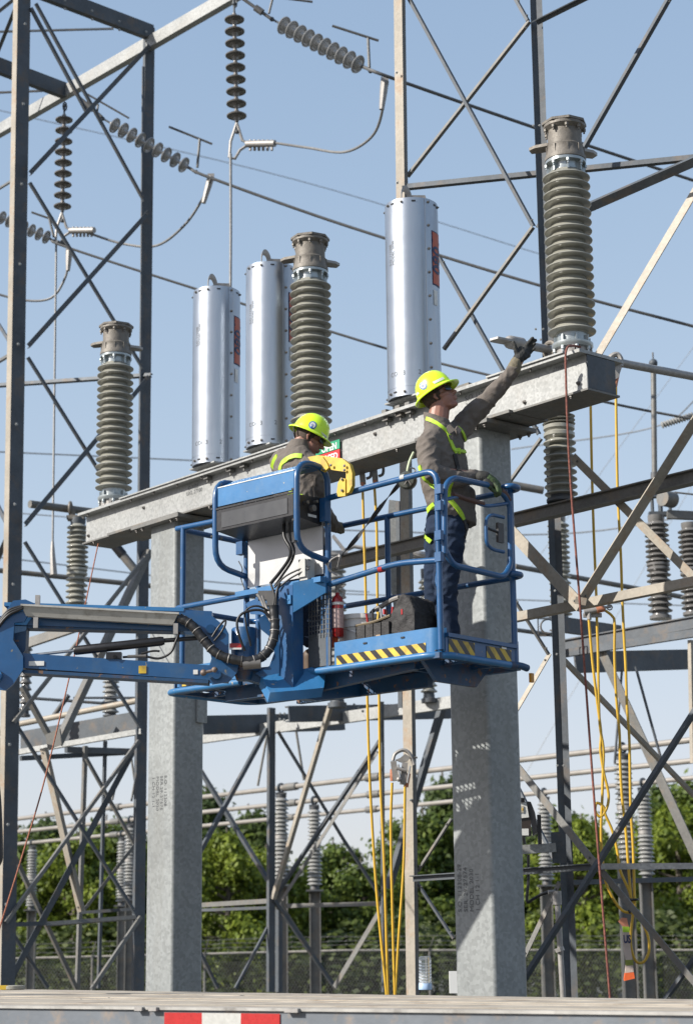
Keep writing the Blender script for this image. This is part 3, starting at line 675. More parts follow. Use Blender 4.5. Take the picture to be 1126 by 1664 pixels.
# ================================================================ overhead strings and conductors
def disc(mb, c, ax, R, h):
    mb.lathe([(R*.22, -h*.5), (R*.25, -h*.38), (R*.30, -h*.20), (R*.55, -h*.14), (R*.60, -h*.02), (R*.80, -h*.10), (R*.84, h*.0), (R*.97, -h*.08), (R, h*.02), (R*.9, h*.10), (R*.55, h*.22), (R*.30, h*.30), (R*.26, h*.5)], c, 24, ax)
def string(label, x1, y1, Y1, x2, y2, Y2, n, rpx, group, m=None, skip=None):
    p1 = at(x1, y1, Y1); p2 = at(x2, y2, Y2); ax = (p2-p1).normalized(); L_ = (p2-p1).length
    t = thing('insulator_string', label, 'insulator string', p1, group); R = rpx*mpp((p1+p2)/2); h = L_/n
    for i in range(n):
        b = MB(); disc(b, p1+ax*(h*(i+.5)), -ax, R, h*.80); b.cyl(p1+ax*(h*i), p1+ax*(h*(i+1)), R*.20, 10); b.build('disc', m or glassd, t, sharp=50)
    b = MB(); b.cyl(p1-ax*.14, p1, .014, 8); b.cyl(p2, p2+ax*.14, .014, 8); b.ball(p1-ax*.14, .03, 6); b.ball(p2+ax*.14, .03, 6); b.build('end_fitting', galvd, t)
    return t, ax
SG = 'hanging insulator strings'; DG = 'slanting dead-end insulator strings'
porcs = mat('brown_grey_porcelain', (.12, .11, .10), .25, 0, .1, 8, coat=.4)
s1, _ = string('vertical string of dark discs hanging at the top centre above the cans', 381, 22, 23.4, 385, 198, 23.4, 9, 16.5, SG, porcs)
s2, _ = string('vertical string of dark discs hanging from the top beam near the left edge', 105, 186, 26.4, 102, 344, 26.4, 9, 14.5, SG, porcs)
s3, _ = string('slanting string of pale discs at the top centre, nearest and largest', 455, 38, 22.0, 588, 108, 21.5, 10, 15.5, DG)
s4, _ = string('slanting string of pale discs behind the left tower leg, middle of three', 180, 200, 24.9, 306, 272, 24.6, 9, 13.5, DG)
s5, _ = string('slanting string of pale discs at the left edge, lowest of three', -14, 346, 26.5, 82, 388, 26.3, 8, 11.5, DG)
def wire(name, label, pts, rpx, m, cat='wire', n=8, group=None, smooth=True):
    P = [at(*p) for p in pts]; P = bez(P, 7) if smooth and len(P) > 2 else P
    r = rpx*mpp(P[len(P)//2])/2; b = MB(); b.tube(P, r, n); o = b.build(name, m, loc=P[0]); tag(o, label, cat, group); return o
cond = mat('weathered_conductor', (.10, .10, .10), .6, .3, .2, 30); condl = mat('grey_conductor', (.20, .20, .20), .6, .4, .2, 30)
for st_, x, yt, Yd in ((s1, 382, 0, 23.4), (s2, 106, 168, 26.4)):
    b = MB(); b.tube([at(x+3*math.cos(a*math.pi/4), yt+5+7*math.sin(a*math.pi/4), Yd) for a in range(8)], .012, 6, closed=True); b.build('shackle', galvd, st_)
for st_, x0, y0, Yd, k in ((s1, 385, 200, 23.4, 1.0), (s2, 101, 346, 26.4, .85)):
    b = MB(); w_ = .02
    for pts in ([(0, 0), (-10, 30), (-12, 56)], [(0, 0), (9, 28), (20, 34)], [(-12, 56), (-3, 58), (5, 44), (20, 34)]):
        b.tube([at(x0+x*k, y0+y*k, Yd) for x, y in pts], w_, 8)
    b.build('yoke', castl, st_)
    b = MB(); b.cyl(at(x0+16*k, y0+34*k, Yd), at(x0+62*k, y0+33*k, Yd-.2), .045, 12)
    for i in range(6): q = at(x0+(22+i*7)*k, y0+34*k, Yd); b.cyl(q+V((0, 0, -.09)), q+V((0, 0, .055)), .018, 8)
    b.build('cable_clamp', castl, st_)
# dead-end hardware and arcing horns
for st_, a_, c_, horn in ((s3, (440, 30), (395, -2), ((540, 42), (615, 66), (598, 62), (600, 110))), (s4, (166, 190), (120, 150), ((275, 206), (345, 234), (325, 226), (321, 272))), (s5, (95, 394), (110, 398), ((52, 345), (84, 356), (80, 352), (88, 385)))):
    Yd = 22.0 if st_ is s3 else 24.9 if st_ is s4 else 26.4
    b = MB(); p = at(*a_, Yd); q = at(*c_, Yd); b.cyl(p, q, .022, 8); b.cyl(p*.7+q*.3, p*.45+q*.55, .045, 8); b.build('turnbuckle', cond, st_)
    b = MB(); h = horn; b.cyl(at(*h[0], Yd), at(*h[1], Yd), .016, 6); b.cyl(at(*h[2], Yd), at(*h[3], Yd), .02, 6); b.build('arcing_horn', cond, st_)
for st_, h, Yd in ((s3, ((388, -12), (508, 3), (437, 22), (444, -6)), 22.0), (s4, ((137, 150), (210, 192), (160, 170), (158, 184)), 24.9)):
    b = MB(); b.cyl(at(*h[0], Yd), at(*h[1], Yd), .014, 6); b.cyl(at(*h[2], Yd), at(*h[3], Yd), .016, 6); b.build('arcing_horn', cond, st_)
CGp = 'overhead conductors slanting down to the right'
def clampend(o_pts, m=castl): pass
wire('conductor', 'thick dark conductor running from the top-centre disc string down to the right edge', [(588, 108, 21.5), (640, 128, 21.3), (870, 208, 20.6+2), (1140, 298, 24)], 5.5, cond, 'conductor', group=CGp)
wire('conductor', 'thick dark conductor passing behind the largest can and the right insulator', [(306, 272, 24.6), (345, 290, 24.5), (563, 367, 24.3), (870, 462, 24), (1140, 534, 24)], 5.0, cond, 'conductor', group=CGp)
wire('conductor', 'dark conductor passing behind the two left cans and the raised arm', [(82, 388, 26.3), (110, 402, 26.2), (320, 470, 26), (630, 567, 25.8), (800, 611, 25.6), (1000, 657, 25.5), (1140, 684, 25.5)], 4.2, cond, 'conductor', group=CGp)
JG = 'drooping jumper cables'
wire('jumper_cable', 'grey jumper cable drooping in a loop below the top-centre discs', [(622, 134, 21.4), (621, 180, 21.6), (604, 222, 22), (560, 247, 22.6), (500, 240, 23), (445, 232, 23.2)], 4.6, condl, 'cable', group=JG)
wire('jumper_cable', 'grey jumper cable drooping behind the left tower leg below the middle discs', [(343, 290, 24.5), (330, 322, 24.8), (300, 366, 25.2), (255, 399, 25.8), (200, 396, 26.2), (142, 378, 26.3)], 4.2, condl, 'cable', group=JG)
wire('jumper_cable', 'grey jumper cable drooping across the left edge beneath the lowest discs', [(112, 415, 26.3), (107, 450, 26.4), (84, 484, 26.5), (40, 488, 26.6), (-10, 476, 26.6)], 4.0, condl, 'cable', group=JG)
for x1, y1, x2, y2, Yd, lab in ((625, 132, 620, 178, 21.4, 'top-centre'), (343, 288, 331, 330, 24.6, 'middle left'), (113, 408, 111, 440, 26.2, 'far left')):
    b = MB(); p = at(x1, y1, Yd); q = at(x2, y2, Yd); b.tube([p, p*.6+q*.4, q], [.05, .045, .03], 8); b.box(p, .09, .05, .09)
    o = b.build('lug_clamp', castl); tag(o, 'cast lug clamping the %s jumper cable to its conductor' % lab, 'clamp')
DGp = 'vertical drop conductors'
wire('drop_conductor', 'vertical grey cable dropping from the top-centre string behind the left can', [(375, 250, 23.3), (375, 420, 23.3), (372, 760, 23.2)], 4.6, condl, 'cable', group=DGp)
wire('drop_conductor', 'long vertical cable dropping from the left string to a lug near the left edge', [(92, 395, 26.4), (89, 640, 26.2), (86, 895, 25.9)], 3.6, condl, 'cable', group=DGp)
o = MB(); o.tube([at(86, 880, 25.9), at(86, 900, 25.9), at(88, 934, 25.9)], [.02, .035, .05], 8); tag(o.build('cable_lug', castl), 'cable lug where the long left drop cable meets the pipe', 'clamp')
TG = 'thin distant wires'
for (pts, r, lab) in (([(-6, 734, 60), (330, 749, 62)], 2.2, 'thin grey wire crossing the left tower at insulator height'), ([(-6, 831, 60), (145, 843, 60)], 1.8, 'thin wire at the left edge behind the small insulator'),
    ([(-6, 905, 60), (350, 946, 64), (600, 962, 66)], 2.0, 'thin wire crossing behind the left column at rail height'), ([(500, 860, 60), (900, 868, 60), (1140, 835, 58)], 2.4, 'thin wire passing behind the platform rails to the right'),
    ([(560, 965, 64), (1140, 985, 64)], 2.0, 'thin wire behind the tool bag running right'), ([(830, 730, 60), (1060, 695, 58), (1140, 640, 56)], 2.2, 'thin wire rising to the grey strain insulator at right'),
    ([(-6, 178, 90), (480, 292, 92), (900, 420, 95)], 1.3, 'faint thin wire in the upper sky'), ([(1140, 545, 90), (860, 925, 90)], 1.0, 'faint slanting guy wire in the right sky'), ([(1140, 760, 90), (835, 1290, 90)], 1.0, 'fainter slanting guy wire below it on the right')):
    wire('thin_wire', lab, pts, r, condl, 'wire', 6, TG)
o = MB(); q1 = at(1074, 691, 26); q2 = at(1134, 672, 26); ax = (q2-q1).normalized(); pr = []
for i in range(12): pr += [(.035, i*.04), (.055, i*.04+.015), (.035, i*.04+.03)]
o.lathe(pr, q1, 16, ax); tag(o.build('strain_insulator', porcl), 'small ribbed grey strain insulator slanting at the right edge', 'insulator')
# ================================================================ post insulators
def post_ins(label, x, y0, y1, Y, rpx, m, group=None, n=None, cap=True, base_m=galvd, core=.62, y_mid=None):
    p0 = at(x, y0, Y); p1 = at(x, y1, Y); H = p1.z-p0.z; k = mpp((p0+p1)/2); R = rpx*k; n = n or max(5, int(H/(R*.62)))
    t = thing('post_insulator', label, 'insulator', p0, group)
    if y_mid:
        hm = H*(y0-y_mid)/(y0-y1)
        b = MB(); sheds(b, p0, H*.06, hm-.05, max(3, int(n*hm/H)), R, R*core, n_seg=20); b.build('lower_stack', m, t, sharp=50)
        b = MB(); b.lathe([(R*.7, hm-.06), (R*.95, hm-.04), (R*.95, hm-.015), (R*.8, hm), (R*.95, hm+.015), (R*.95, hm+.04), (R*.7, hm+.06)], p0, 20); b.build('joint_flange', m, t)
        b = MB(); sheds(b, p0, hm+.05, H*.94, max(3, n-int(n*hm/H)), R, R*core, n_seg=20); b.build('upper_stack', m, t, sharp=50)
    else:
        b = MB(); sheds(b, p0, H*.07, H*.93, n, R, R*core, n_seg=20); b.build('porcelain', m, t, sharp=50)
    b = MB(); b.lathe([(R*.9, 0), (R*.9, H*.03), (R*.68, H*.035), (R*.62, H*.08)], p0, 16); b.build('base_fitting', base_m, t)
    b = MB(); b.lathe([(R*.62, H*.92), (R*.7, H*.96), (R*.7, H)], p0, 16); b.build('top_cap', base_m, t)
    return t, p1, R
PG = 'post insulators of the background bus'
# left small stack under the beam end
tq, ptop, _ = post_ins('grey ribbed two-part post insulator just below the left end of the beam', 124, 1012, 842, 24.5, 18, porc, None, 16, y_mid=930)
b = MB(); b.box(ptop, .22, .16, .05); b.box(ptop+V((-.04, 0, .06)), .05, .10, .12); b.build('clamp_saddle', cast, tq)
t = thing('bus_tube', 'short thick grey tube clamped above the small left insulator', 'tube', at(50, 820, 24.2))
mem(t, 'tube', 49, 819, 24.2, 150, 832, 24.8, 13, 'T', None, galvm); b = MB(); q = at(115, 826, 24.5); b.tube([q+V((0, math.cos(a*math.pi/8), math.sin(a*math.pi/8)))*.075 for a in range(16)], .022, 8, closed=True); b.build('ring_clamp', cast, t)
t = thing('bus_tube', 'long grey tube passing behind the left tower at the height of the blue boom', 'tube', at(240, 950, 27)); mem(t, 'tube', -20, 925, 26, 460, 974, 27.5, 8.5, 'T', None, galvm)
t = thing('bus_tube', 'grey tube seen behind the basket and right column, running to the right edge', 'tube', at(880, 930, 27)); mem(t, 'tube', 836, 920, 26, 1140, 976, 27.5, 8.5, 'T', None, galvm)
t = thing('bus_tube', 'short tube end showing beside the right column under the beam', 'tube', at(850, 790, 24)); mem(t, 'tube', 690, 762, 24, 882, 797, 24.2, 13, 'T', None, galvm)
t = thing('bus_tube', 'dull tube visible behind the lower part of the basket on the right', 'tube', at(860, 1025, 26)); mem(t, 'tube', 826, 1022, 25, 900, 1032, 25.6, 7, 'T', None, galvm)
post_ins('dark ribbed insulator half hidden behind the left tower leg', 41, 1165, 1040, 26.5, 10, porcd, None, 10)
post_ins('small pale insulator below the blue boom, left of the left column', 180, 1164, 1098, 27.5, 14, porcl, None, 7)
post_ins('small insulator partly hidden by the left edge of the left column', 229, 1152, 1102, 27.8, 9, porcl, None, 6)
# behind basket
t6, p6, _ = post_ins('ribbed pale insulator behind the fire extinguisher', 548, 1150, 905, 26.8, 17, porcl, None, 20)
b = MB(); b.box(p6+V((0, 0, .05)), .3, .14, .06); b.box(p6+V((-.1, 0, .16)), .04, .1, .22); b.box(p6+V((.02, 0, .2)), .04, .1, .26, V((.8, 0, .6)), V((0, 1, 0)), V((-.6, 0, .8)))
b.tube([at(548, 900, 26.8), at(575, 888, 26.8), at(600, 892, 26.8)], .03, 8); b.tube([at(600, 892, 26.8), at(700, 908, 26.8)], .04, 10); b.ball(at(640, 897, 26.8), .05, 6); b.build('switch_hardware', castl, t6)
t7, p7_, _ = post_ins('insulator mostly hidden behind the right worker, seen at his thigh', 697, 1142, 925, 26.6, 14, porc, None, 20)
b = MB(); b.tube([at(655, 893, 26.6), at(678, 900, 26.6), at(700, 905, 26.6)], [.025, .05, .06], 8); b.build('contact_arm', castl, t7)
# right side stacks
tE, pE, _ = post_ins('thick grey ribbed insulator under the right end of the beam, standing on the crossbeam', 912, 816, 664, 14.15, 27, porc, None, 11, core=.6, y_mid=702)
post_ins('grey two-part post insulator behind the right tower leg', 912, 1012, 838, 24.2, 18, porc, None, 15, y_mid=925, base_m=porcd)
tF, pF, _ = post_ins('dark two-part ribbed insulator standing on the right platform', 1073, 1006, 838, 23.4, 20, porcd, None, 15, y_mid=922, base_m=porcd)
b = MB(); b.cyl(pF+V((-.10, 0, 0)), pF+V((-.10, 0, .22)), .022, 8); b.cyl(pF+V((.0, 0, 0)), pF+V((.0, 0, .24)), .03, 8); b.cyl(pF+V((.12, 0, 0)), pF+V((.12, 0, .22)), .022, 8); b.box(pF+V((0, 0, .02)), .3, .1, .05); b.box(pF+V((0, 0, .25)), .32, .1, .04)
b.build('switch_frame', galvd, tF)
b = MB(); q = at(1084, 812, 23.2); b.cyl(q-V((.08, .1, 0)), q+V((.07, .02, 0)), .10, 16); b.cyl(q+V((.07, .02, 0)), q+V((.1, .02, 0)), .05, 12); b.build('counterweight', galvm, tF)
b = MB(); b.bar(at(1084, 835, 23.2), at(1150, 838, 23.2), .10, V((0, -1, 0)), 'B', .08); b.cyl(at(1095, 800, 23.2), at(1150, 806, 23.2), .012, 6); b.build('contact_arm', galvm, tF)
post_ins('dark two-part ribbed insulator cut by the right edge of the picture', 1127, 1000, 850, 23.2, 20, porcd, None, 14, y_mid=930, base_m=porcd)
t = thing('lightning_mast', 'vertical grey pipe with pointed tip and ball behind the right lattice', 'mast', at(1063, 770, 25))
mem(t, 'pipe', 1063, 788, 25, 1061, 596, 25, 9, 'T', None, galvm); b = MB(); q = at(1061, 596, 25); b.ball(q+V((0, 0, .05)), .06, 8); b.cyl(q, q+V((0, 0, .2)), .012, 6); b.ball(q-V((0, 0, .06)), .05, 8); b.build('finial', galvd, t)
mem(t, 'collar', 1063, 768, 25, 1063, 790, 25, 13, 'T', None, galvd)
# ================================================================ low bus: three parallel tubes on post insulators
BZ = 4.62+.3
BG = 'three parallel background bus tubes'
T3 = []
for (xa, ya, xb, yb, lab) in ((25, 1331, 1126, 1202, 'highest of the three parallel bus tubes in front of the trees'), (25, 1352, 1126, 1236, 'middle of the three parallel bus tubes in front of the trees'), (25, 1372, 1126, 1264, 'lowest of the three parallel bus tubes in front of the trees')):
    a = atz(xa, ya, BZ); c = atz(xb, yb, BZ); d = (c-a).normalized(); t = thing('bus_tube', lab, 'tube', (a+c)/2, BG); T3.append((a, d))
    b = MB(); b.cyl(a-d*4, c+d*4, .046, 14); b.build('tube', mat('pale_aluminium_tube', (.27, .25, .225), .45, .2, .12, 3), t)
    for f in (.2, .5, .62):
        q = a*(1-f)+c*f; b = MB(); b.cyl(q, q+d*.35, .072, 12); b.build('coupler', galvm, t)
def ray_on_line(x, a, d):      # point of the line seen at photo column x
    best = None
    for it in range(400):
        s_ = -4 + it*.12; p = a+d*s_; e = abs(proj(p).x-x)
        if best is None or e < best[0]: best = (e, p)
    return best[1]
lab3 = {0: 'far left', 1: 'left', 2: 'centre'}
LBL = [(2, 52, 'post insulator under the lowest bus tube near the left edge'), (2, 200, 'post insulator beside the left column, left one of the close pair'), (1, 214, 'post insulator touching the left column, right one of the close pair'),
       (0, 459, 'tall post insulator directly behind the slender centre post'), (1, 512, 'post insulator standing just right of the slender centre post'), (2, 880, 'post insulator partly hidden by the floodlight'),
       (0, 1009, 'tallest post insulator, behind the yellow cables'), (2, 1042, 'post insulator just right of the yellow cables')]
proto = None; PGp = 'post insulators on steel posts under the bus tubes'
for i, (k, x, lab) in enumerate(LBL):
    a, d = T3[k]; p = ray_on_line(x, a, d)
    if proto is None:
        base = V((p.x, p.y, 0)); PP0 = base
        t = thing('bus_post', lab, 'insulator post', base, PGp); c0_ = base
        b = MB(); b.bar(V((p.x, p.y+.08, 0)), V((p.x, p.y+.08, 3.15)), .22, V((0, -1, 0)), 'I', .2); b.build('steel_post', galvm, t)
        b = MB(); b.box(V((p.x, p.y, 3.16)), .34, .34, .03); b.lathe([(.09, 3.17), (.09, 3.24), (.07, 3.27)], base, 16); b.build('base_plate', galvd, t)
        b = MB(); sheds(b, base, 3.26, 4.0, 10, .15, .095, n_seg=20); b.build('lower_stack', porcl, t, sharp=50)
        b = MB(); b.lathe([(.10, 3.98), (.12, 4.0), (.12, 4.06), (.10, 4.08)], base, 16); b.build('joint', castl, t)
        b = MB(); sheds(b, base, 4.06, 4.74, 9, .14, .09, n_seg=20); b.build('upper_stack', porcl, t, sharp=50)
        b = MB(); b.lathe([(.09, 4.73), (.10, 4.76), (.10, 4.80)], base, 16); b.box(V((p.x, p.y, 4.82)), .2, .16, .03); b.tube([V((p.x, p.y, BZ))+(Z*math.cos(q*math.pi/6)+V((-d.y, d.x, 0))*math.sin(q*math.pi/6))*.075 for q in range(12)], .022, 6, closed=True); b.build('top_clamp', galvd, t)
        proto = t
    else: dup(proto, V((p.x, p.y, 0)), lab, PGp)
# ================================================================ fence with mesh and barbed wire
F = [at(-260, 1561, 55), at(12, 1558, 55), at(563, 1544.5, 55), at(1126, 1544, 55), at(1400, 1546, 55)]
for q in F: q.z = max(1.9, q.z)
FT = thing('chain_link_fence', 'grey chain-link fence topped with barbed wire in front of the trees', 'fence', V((0, 55, 0)))
fm = mat('fence_wire', (.13, .13, .12), .6, .3, .2, 5); fl = mat('fence_pipe', (.36, .33, .29), .6, .2, .15, 5)
b = MB()
for i in range(len(F)-1): b.cyl(F[i], F[i+1], .03, 8)
b.build('top_rail', fl, FT)
b = MB(); x0, x1 = F[0].x, F[-1].x; nn = 0
def ftop(x):
    for i in range(len(F)-1):
        if F[i].x <= x <= F[i+1].x: f = (x-F[i].x)/(F[i+1].x-F[i].x); return F[i]*(1-f)+F[i+1]*f
    return F[-1]
step = .085; x = x0
while x < x1:
    for s_ in (1, -1):
        p = ftop(x); q = V((x+s_*1.25, p.y + .0, 0.0)); r = .006; pz = V((x, p.y, p.z))
        d = (q-pz).normalized(); a_ = V((d.z, 0, -d.x)); yv = V((0, .004*s_, 0))
        b.add([pz+a_*r+yv, pz-a_*r+yv, q-a_*r+yv, q+a_*r+yv, pz+V((0, .01, 0))+yv, q+V((0, .01, 0))+yv], [(0, 1, 2, 3), (0, 4, 5, 3), (1, 4, 5, 2)])
    x += step
o = b.build('wire_mesh', fm, FT, recalc=False)
x = x0+.8; i = 0
while x < x1:
    p = ftop(x); b = MB(); b.cyl(V((x, p.y-.06, 0)), V((x, p.y-.06, p.z+.05)), .035, 8); b.cyl(V((x, p.y-.06, p.z)), V((x+.12, p.y-.35, p.z+.38)), .018, 6); b.build('post', galvm, FT); x += 3.1
for k in range(3):
    pts = []; x = x0; random.seed(k)
    while x < x1:
        p = ftop(x); pts.append(V((x, p.y-.12-.1*k, p.z+.14+.12*k+random.uniform(-.02, .02)))); x += .5
    b = MB(); b.tube(pts, .008, 4)
    for p in pts[::1]: b.cyl(p-V((.02, 0, .03)), p+V((.02, 0, .03)), .006, 4)
    b.build('barbed_wire', fm, FT)
# ================================================================ trees
def leafmat(name, c, seed):
    m = bpy.data.materials.new(name); nt, bs = nodes(m); L = nt.links
    ge = nt.nodes.new('ShaderNodeNewGeometry'); tc = nt.nodes.new('ShaderNodeTexCoord'); no = nt.nodes.new('ShaderNodeTexNoise'); no.inputs['Scale'].default_value = .55; no.inputs['Detail'].default_value = 3
    L.new(tc.outputs['Object'], no.inputs['Vector']); ad = nt.nodes.new('ShaderNodeMath'); ad.operation = 'MULTIPLY_ADD'; ad.inputs[1].default_value = .55; L.new(ge.outputs['Random Per Island'], ad.inputs[0]); L.new(no.outputs['Fac'], ad.inputs[2])
    r = nt.nodes.new('ShaderNodeValToRGB'); e = r.color_ramp.elements; e[0].position = .35; e[1].position = 1.05
    e[0].color = (c[0]*.6, c[1]*.65, c[2]*.75, 1); e[1].color = (c[0]*1.7, c[1]*1.45, c[2]*1.0, 1); L.new(ad.outputs[0], r.inputs[0]); L.new(r.outputs[0], bs.inputs['Base Color'])
    bs.inputs['Roughness'].default_value = .55; bs.inputs['Specular IOR Level'].default_value = .3
    tr = nt.nodes.new('ShaderNodeBsdfTranslucent'); L.new(r.outputs[0], tr.inputs[0]); mx = nt.nodes.new('ShaderNodeMixShader'); mx.inputs[0].default_value = .35
    L.new(bs.outputs[0], mx.inputs[1]); L.new(tr.outputs[0], mx.inputs[2]); L.new(mx.outputs[0], nt.nodes['Material Output'].inputs[0]); return m
bark = mat('bark', (.10, .085, .07), .9, 0, .3, 4, .5, 12)
LM = [leafmat('broadleaf_green', (.072, .115, .026), 0), leafmat('yellow_green_leaves', (.105, .155, .025), 1), leafmat('dark_green_leaves', (.046, .078, .026), 2)]
def tree(kind, seed, H, W, base, label, group):
    random.seed(seed); t = thing('tree' if kind < 2 else 'pine_tree', label, 'tree', base, group)
    b = MB(); b.tube([base, base+V((.1, 0, H*.3)), base+V((-.05, .1, H*.6)), base+V((.1, 0, H*.93))], [.20, .16, .11, .03], 8); clumps = []
    nl = 30
    for i in range(nl):
        z = H*(.10+.86*(i+.5)/nl); a = i*2.4+random.uniform(-.4, .4)
        prof = math.sin(min(1, max(.05, (z/H-.05)/.9))*math.pi)**.6 if kind < 2 else max(.12, 1.05-z/H)
        L_ = W*.5*prof*random.uniform(.65, 1.1); o_ = base+V((0, 0, z*.85)); e_ = o_+V((math.cos(a)*L_, math.sin(a)*L_, H*.10*random.uniform(-.2, 1)))
        b.tube([o_, (o_+e_)/2+V((0, 0, .1)), e_], [.07, .05, .02], 5)
        for f in (.45, .75, 1.0): clumps.append((o_*(1-f)+e_*f + V((random.uniform(-.3, .3), random.uniform(-.3, .3), random.uniform(-.2, .3))), random.uniform(.40, .95)*(W/5.5)))
    b.build('trunk', bark, t)
    lf = MB(); vs = []; fs = []; n_ = 150
    for c, r in clumps:
        for k in range(n_):
            v = V((random.gauss(0, 1), random.gauss(0, 1), random.gauss(0, 1))).normalized()*r*(random.uniform(.45, 1.0) if k % 9 else random.uniform(1.0, 1.55)); v.z *= .8
            p = c+v; nrm = (v.normalized()+V((random.uniform(-.8, .8), random.uniform(-.8, .8), random.uniform(-.3, 1.1)))).normalized()
            a, bb, _ = frame(nrm); th = random.uniform(0, 6.28); s_ = random.uniform(.08, .17)
            a2 = a*math.cos(th)+bb*math.sin(th); b2 = bb*math.cos(th)-a*math.sin(th); q = len(vs)
            vs += [p-a2*s_, p-b2*s_*.55, p+a2*s_, p+b2*s_*.55]; fs.append((q, q+1, q+2, q+3))
    lf.v = vs; lf.f = fs; lf.m = [0]*len(fs); lf.build('crown', LM[kind], t, recalc=False); return t
TGp = 'trees standing behind the fence'
specs = [(75, 0), (84, 2), (70, 1), (88, 2)]
protos = {}
TL = [  # (x at photo, top y, Y distance, kind, label)
 (-30, 1290, 82, 2, 'dark tree at the far left edge behind the tower'), (28, 1318, 76, 0, 'green tree just right of the leftmost tower leg'), (78, 1296, 84, 2, 'dark tree rising between the left tower braces'),
 (128, 1330, 74, 1, 'yellow-green tree low in the left tower'), (172, 1300, 80, 0, 'green tree behind the two thin posts of the left platform'), (215, 1300, 84, 2, 'dark tree touching the left side of the left column'),
 (262, 1330, 80, 0, 'green tree hidden by the left column except its edges'), (338, 1243, 88, 2, 'tall dark tree right of the left column'), (372, 1322, 70, 1, 'bright yellow-green tree right of the left column, the brightest'),
 (408, 1282, 86, 2, 'dark tree behind the bright yellow-green one'), (430, 1352, 74, 1, 'yellow-green tree touching the slender centre post'), (478, 1395, 78, 0, 'low green tree under the open sky gap'),
 (538, 1340, 88, 0, 'rounded green tree rising at the centre gap'), (585, 1375, 76, 0, 'green tree left of the yellow cables'), (632, 1352, 82, 2, 'dark tree behind the yellow cables'),
 (688, 1286, 80, 0, 'green tree between the steel post and the right column'), (722, 1222, 90, 2, 'tallest tree, dark, against the left side of the right column'), (790, 1300, 84, 0, 'tree hidden behind the right column'),
 (868, 1318, 80, 2, 'dark tree behind the floodlight'), (905, 1282, 86, 0, 'green tree behind the right tower leg'), (946, 1298, 70, 1, 'bright green tree left of the yellow cables at right'), (985, 1335, 82, 2, 'dark tree behind the looped yellow cables'),
 (1022, 1340, 78, 0, 'green tree right of the looped cables'), (1062, 1235, 90, 2, 'tall dark tree near the right edge'), (1098, 1275, 74, 1, 'bright green tree near the right edge'), (1135, 1222, 86, 0, 'tall green tree cut by the right edge')]
for x, y, Yd, k, lab in TL:
    p = at(x, y, Yd); H = p.z; base = V((p.x, Yd, 0))
    if k not in protos: protos[k] = (tree(k, 3+k, 8.0, 5.0 if k < 2 else 4.4, base, lab, TGp), 8.0); r = protos[k][0]; r.scale = (1, 1, H/8.0) if k == 2 else (H/8.0,)*3
    else:
        r = dup(protos[k][0], base, lab, TGp, (H/8.0*random.Random(x).uniform(.9, 1.15), H/8.0, H/8.0))
    r.rotation_euler = (0, 0, x*.7)
# understorey and far wood: uncountable foliage
random.seed(9); vs = []; fs = []
x0 = at(-80, 1560, 68).x; x1 = at(1210, 1560, 68).x
for i in range(70000):
    x = random.uniform(x0*1.25, x1*1.25); Yd = random.uniform(64, 96)
    hmax = 2.5 + 1.3*noise.noise(V((x*.35, Yd*.2, 0))) + .7*noise.noise(V((x*1.1, Yd*.5, 3))) + (Yd-64)*.05
    z = hmax*(1-random.random()**2.2) if random.random() < .8 else random.uniform(0, hmax)
    if noise.noise(V((x*.9, Yd*.6, z*1.1+7))) < -.05: continue
    nrm = V((random.uniform(-.8, .8), random.uniform(-1, .4), random.uniform(-.2, 1))).normalized(); a, bb, _ = frame(nrm); s_ = random.uniform(.08, .18); q = len(vs); p = V((x, Yd, z))
    vs += [p-a*s_, p-bb*s_*.55, p+a*s_, p+bb*s_*.55]; fs.append((q, q+1, q+2, q+3))
lf = MB(); lf.v = vs; lf.f = fs; lf.m = [0]*len(fs); LM.append(leafmat('shaded_undergrowth_leaves', (.045, .068, .02), 4))
o = lf.build('undergrowth', LM[3], None, recalc=False, loc=(0, 80, 0)); o['kind'] = 'stuff'; o['label'] = 'dense leafy undergrowth below the trees behind the fence'; o['category'] = 'undergrowth'
# ================================================================ articulated boom lift with platform
A0 = V((.58, 12.0, 0)); E1 = V((-.74, .67, 0)).normalized(); E2 = V((.67, .74, 0)).normalized()
ZF, ZM, ZR = 3.76, 4.33, 4.92; PLN, PWD = 2.40, .80
def B(t, s, z): return A0 + E1*t + E2*s + V((0, 0, z))
LIFT = thing('boom_lift', 'blue articulated boom lift platform carrying the two workers, its jib reaching in from the left', 'boom lift', B(1.2, .4, 0))
RT_ = .0205
def rail(pts, r=RT_, m=blue, name='rail', rr=.12, n=12):
    b = MB(); b.tube(rnd(pts, rr), r, n); return b.build(name, m, LIFT, sharp=60)
tP1, tP2 = .951, 1.718
# front side
rail([B(tP1, 0, ZR-.03), B(.0, 0, ZR), B(.0, 0, ZF)], name='front_rail', rr=.10)
rail([B(tP1, 0, ZM-.03), B(.35, 0, ZM+.03), B(0, 0, ZM+.0)], name='front_rail')
rail([B(tP2, 0, ZM), B(2.40, 0, ZM-.0), B(2.46, .03, ZM), B(2.46, PWD, ZM), B(1.9, PWD, ZM)], name='mid_rail', rr=.06)
rail([B(tP2-.0, 0, ZR-.02), B(2.42, 0, ZR-.01), B(2.46, .03, ZR), B(2.46, PWD, ZR), B(1.4, PWD, ZR)], name='top_rail', rr=.06)
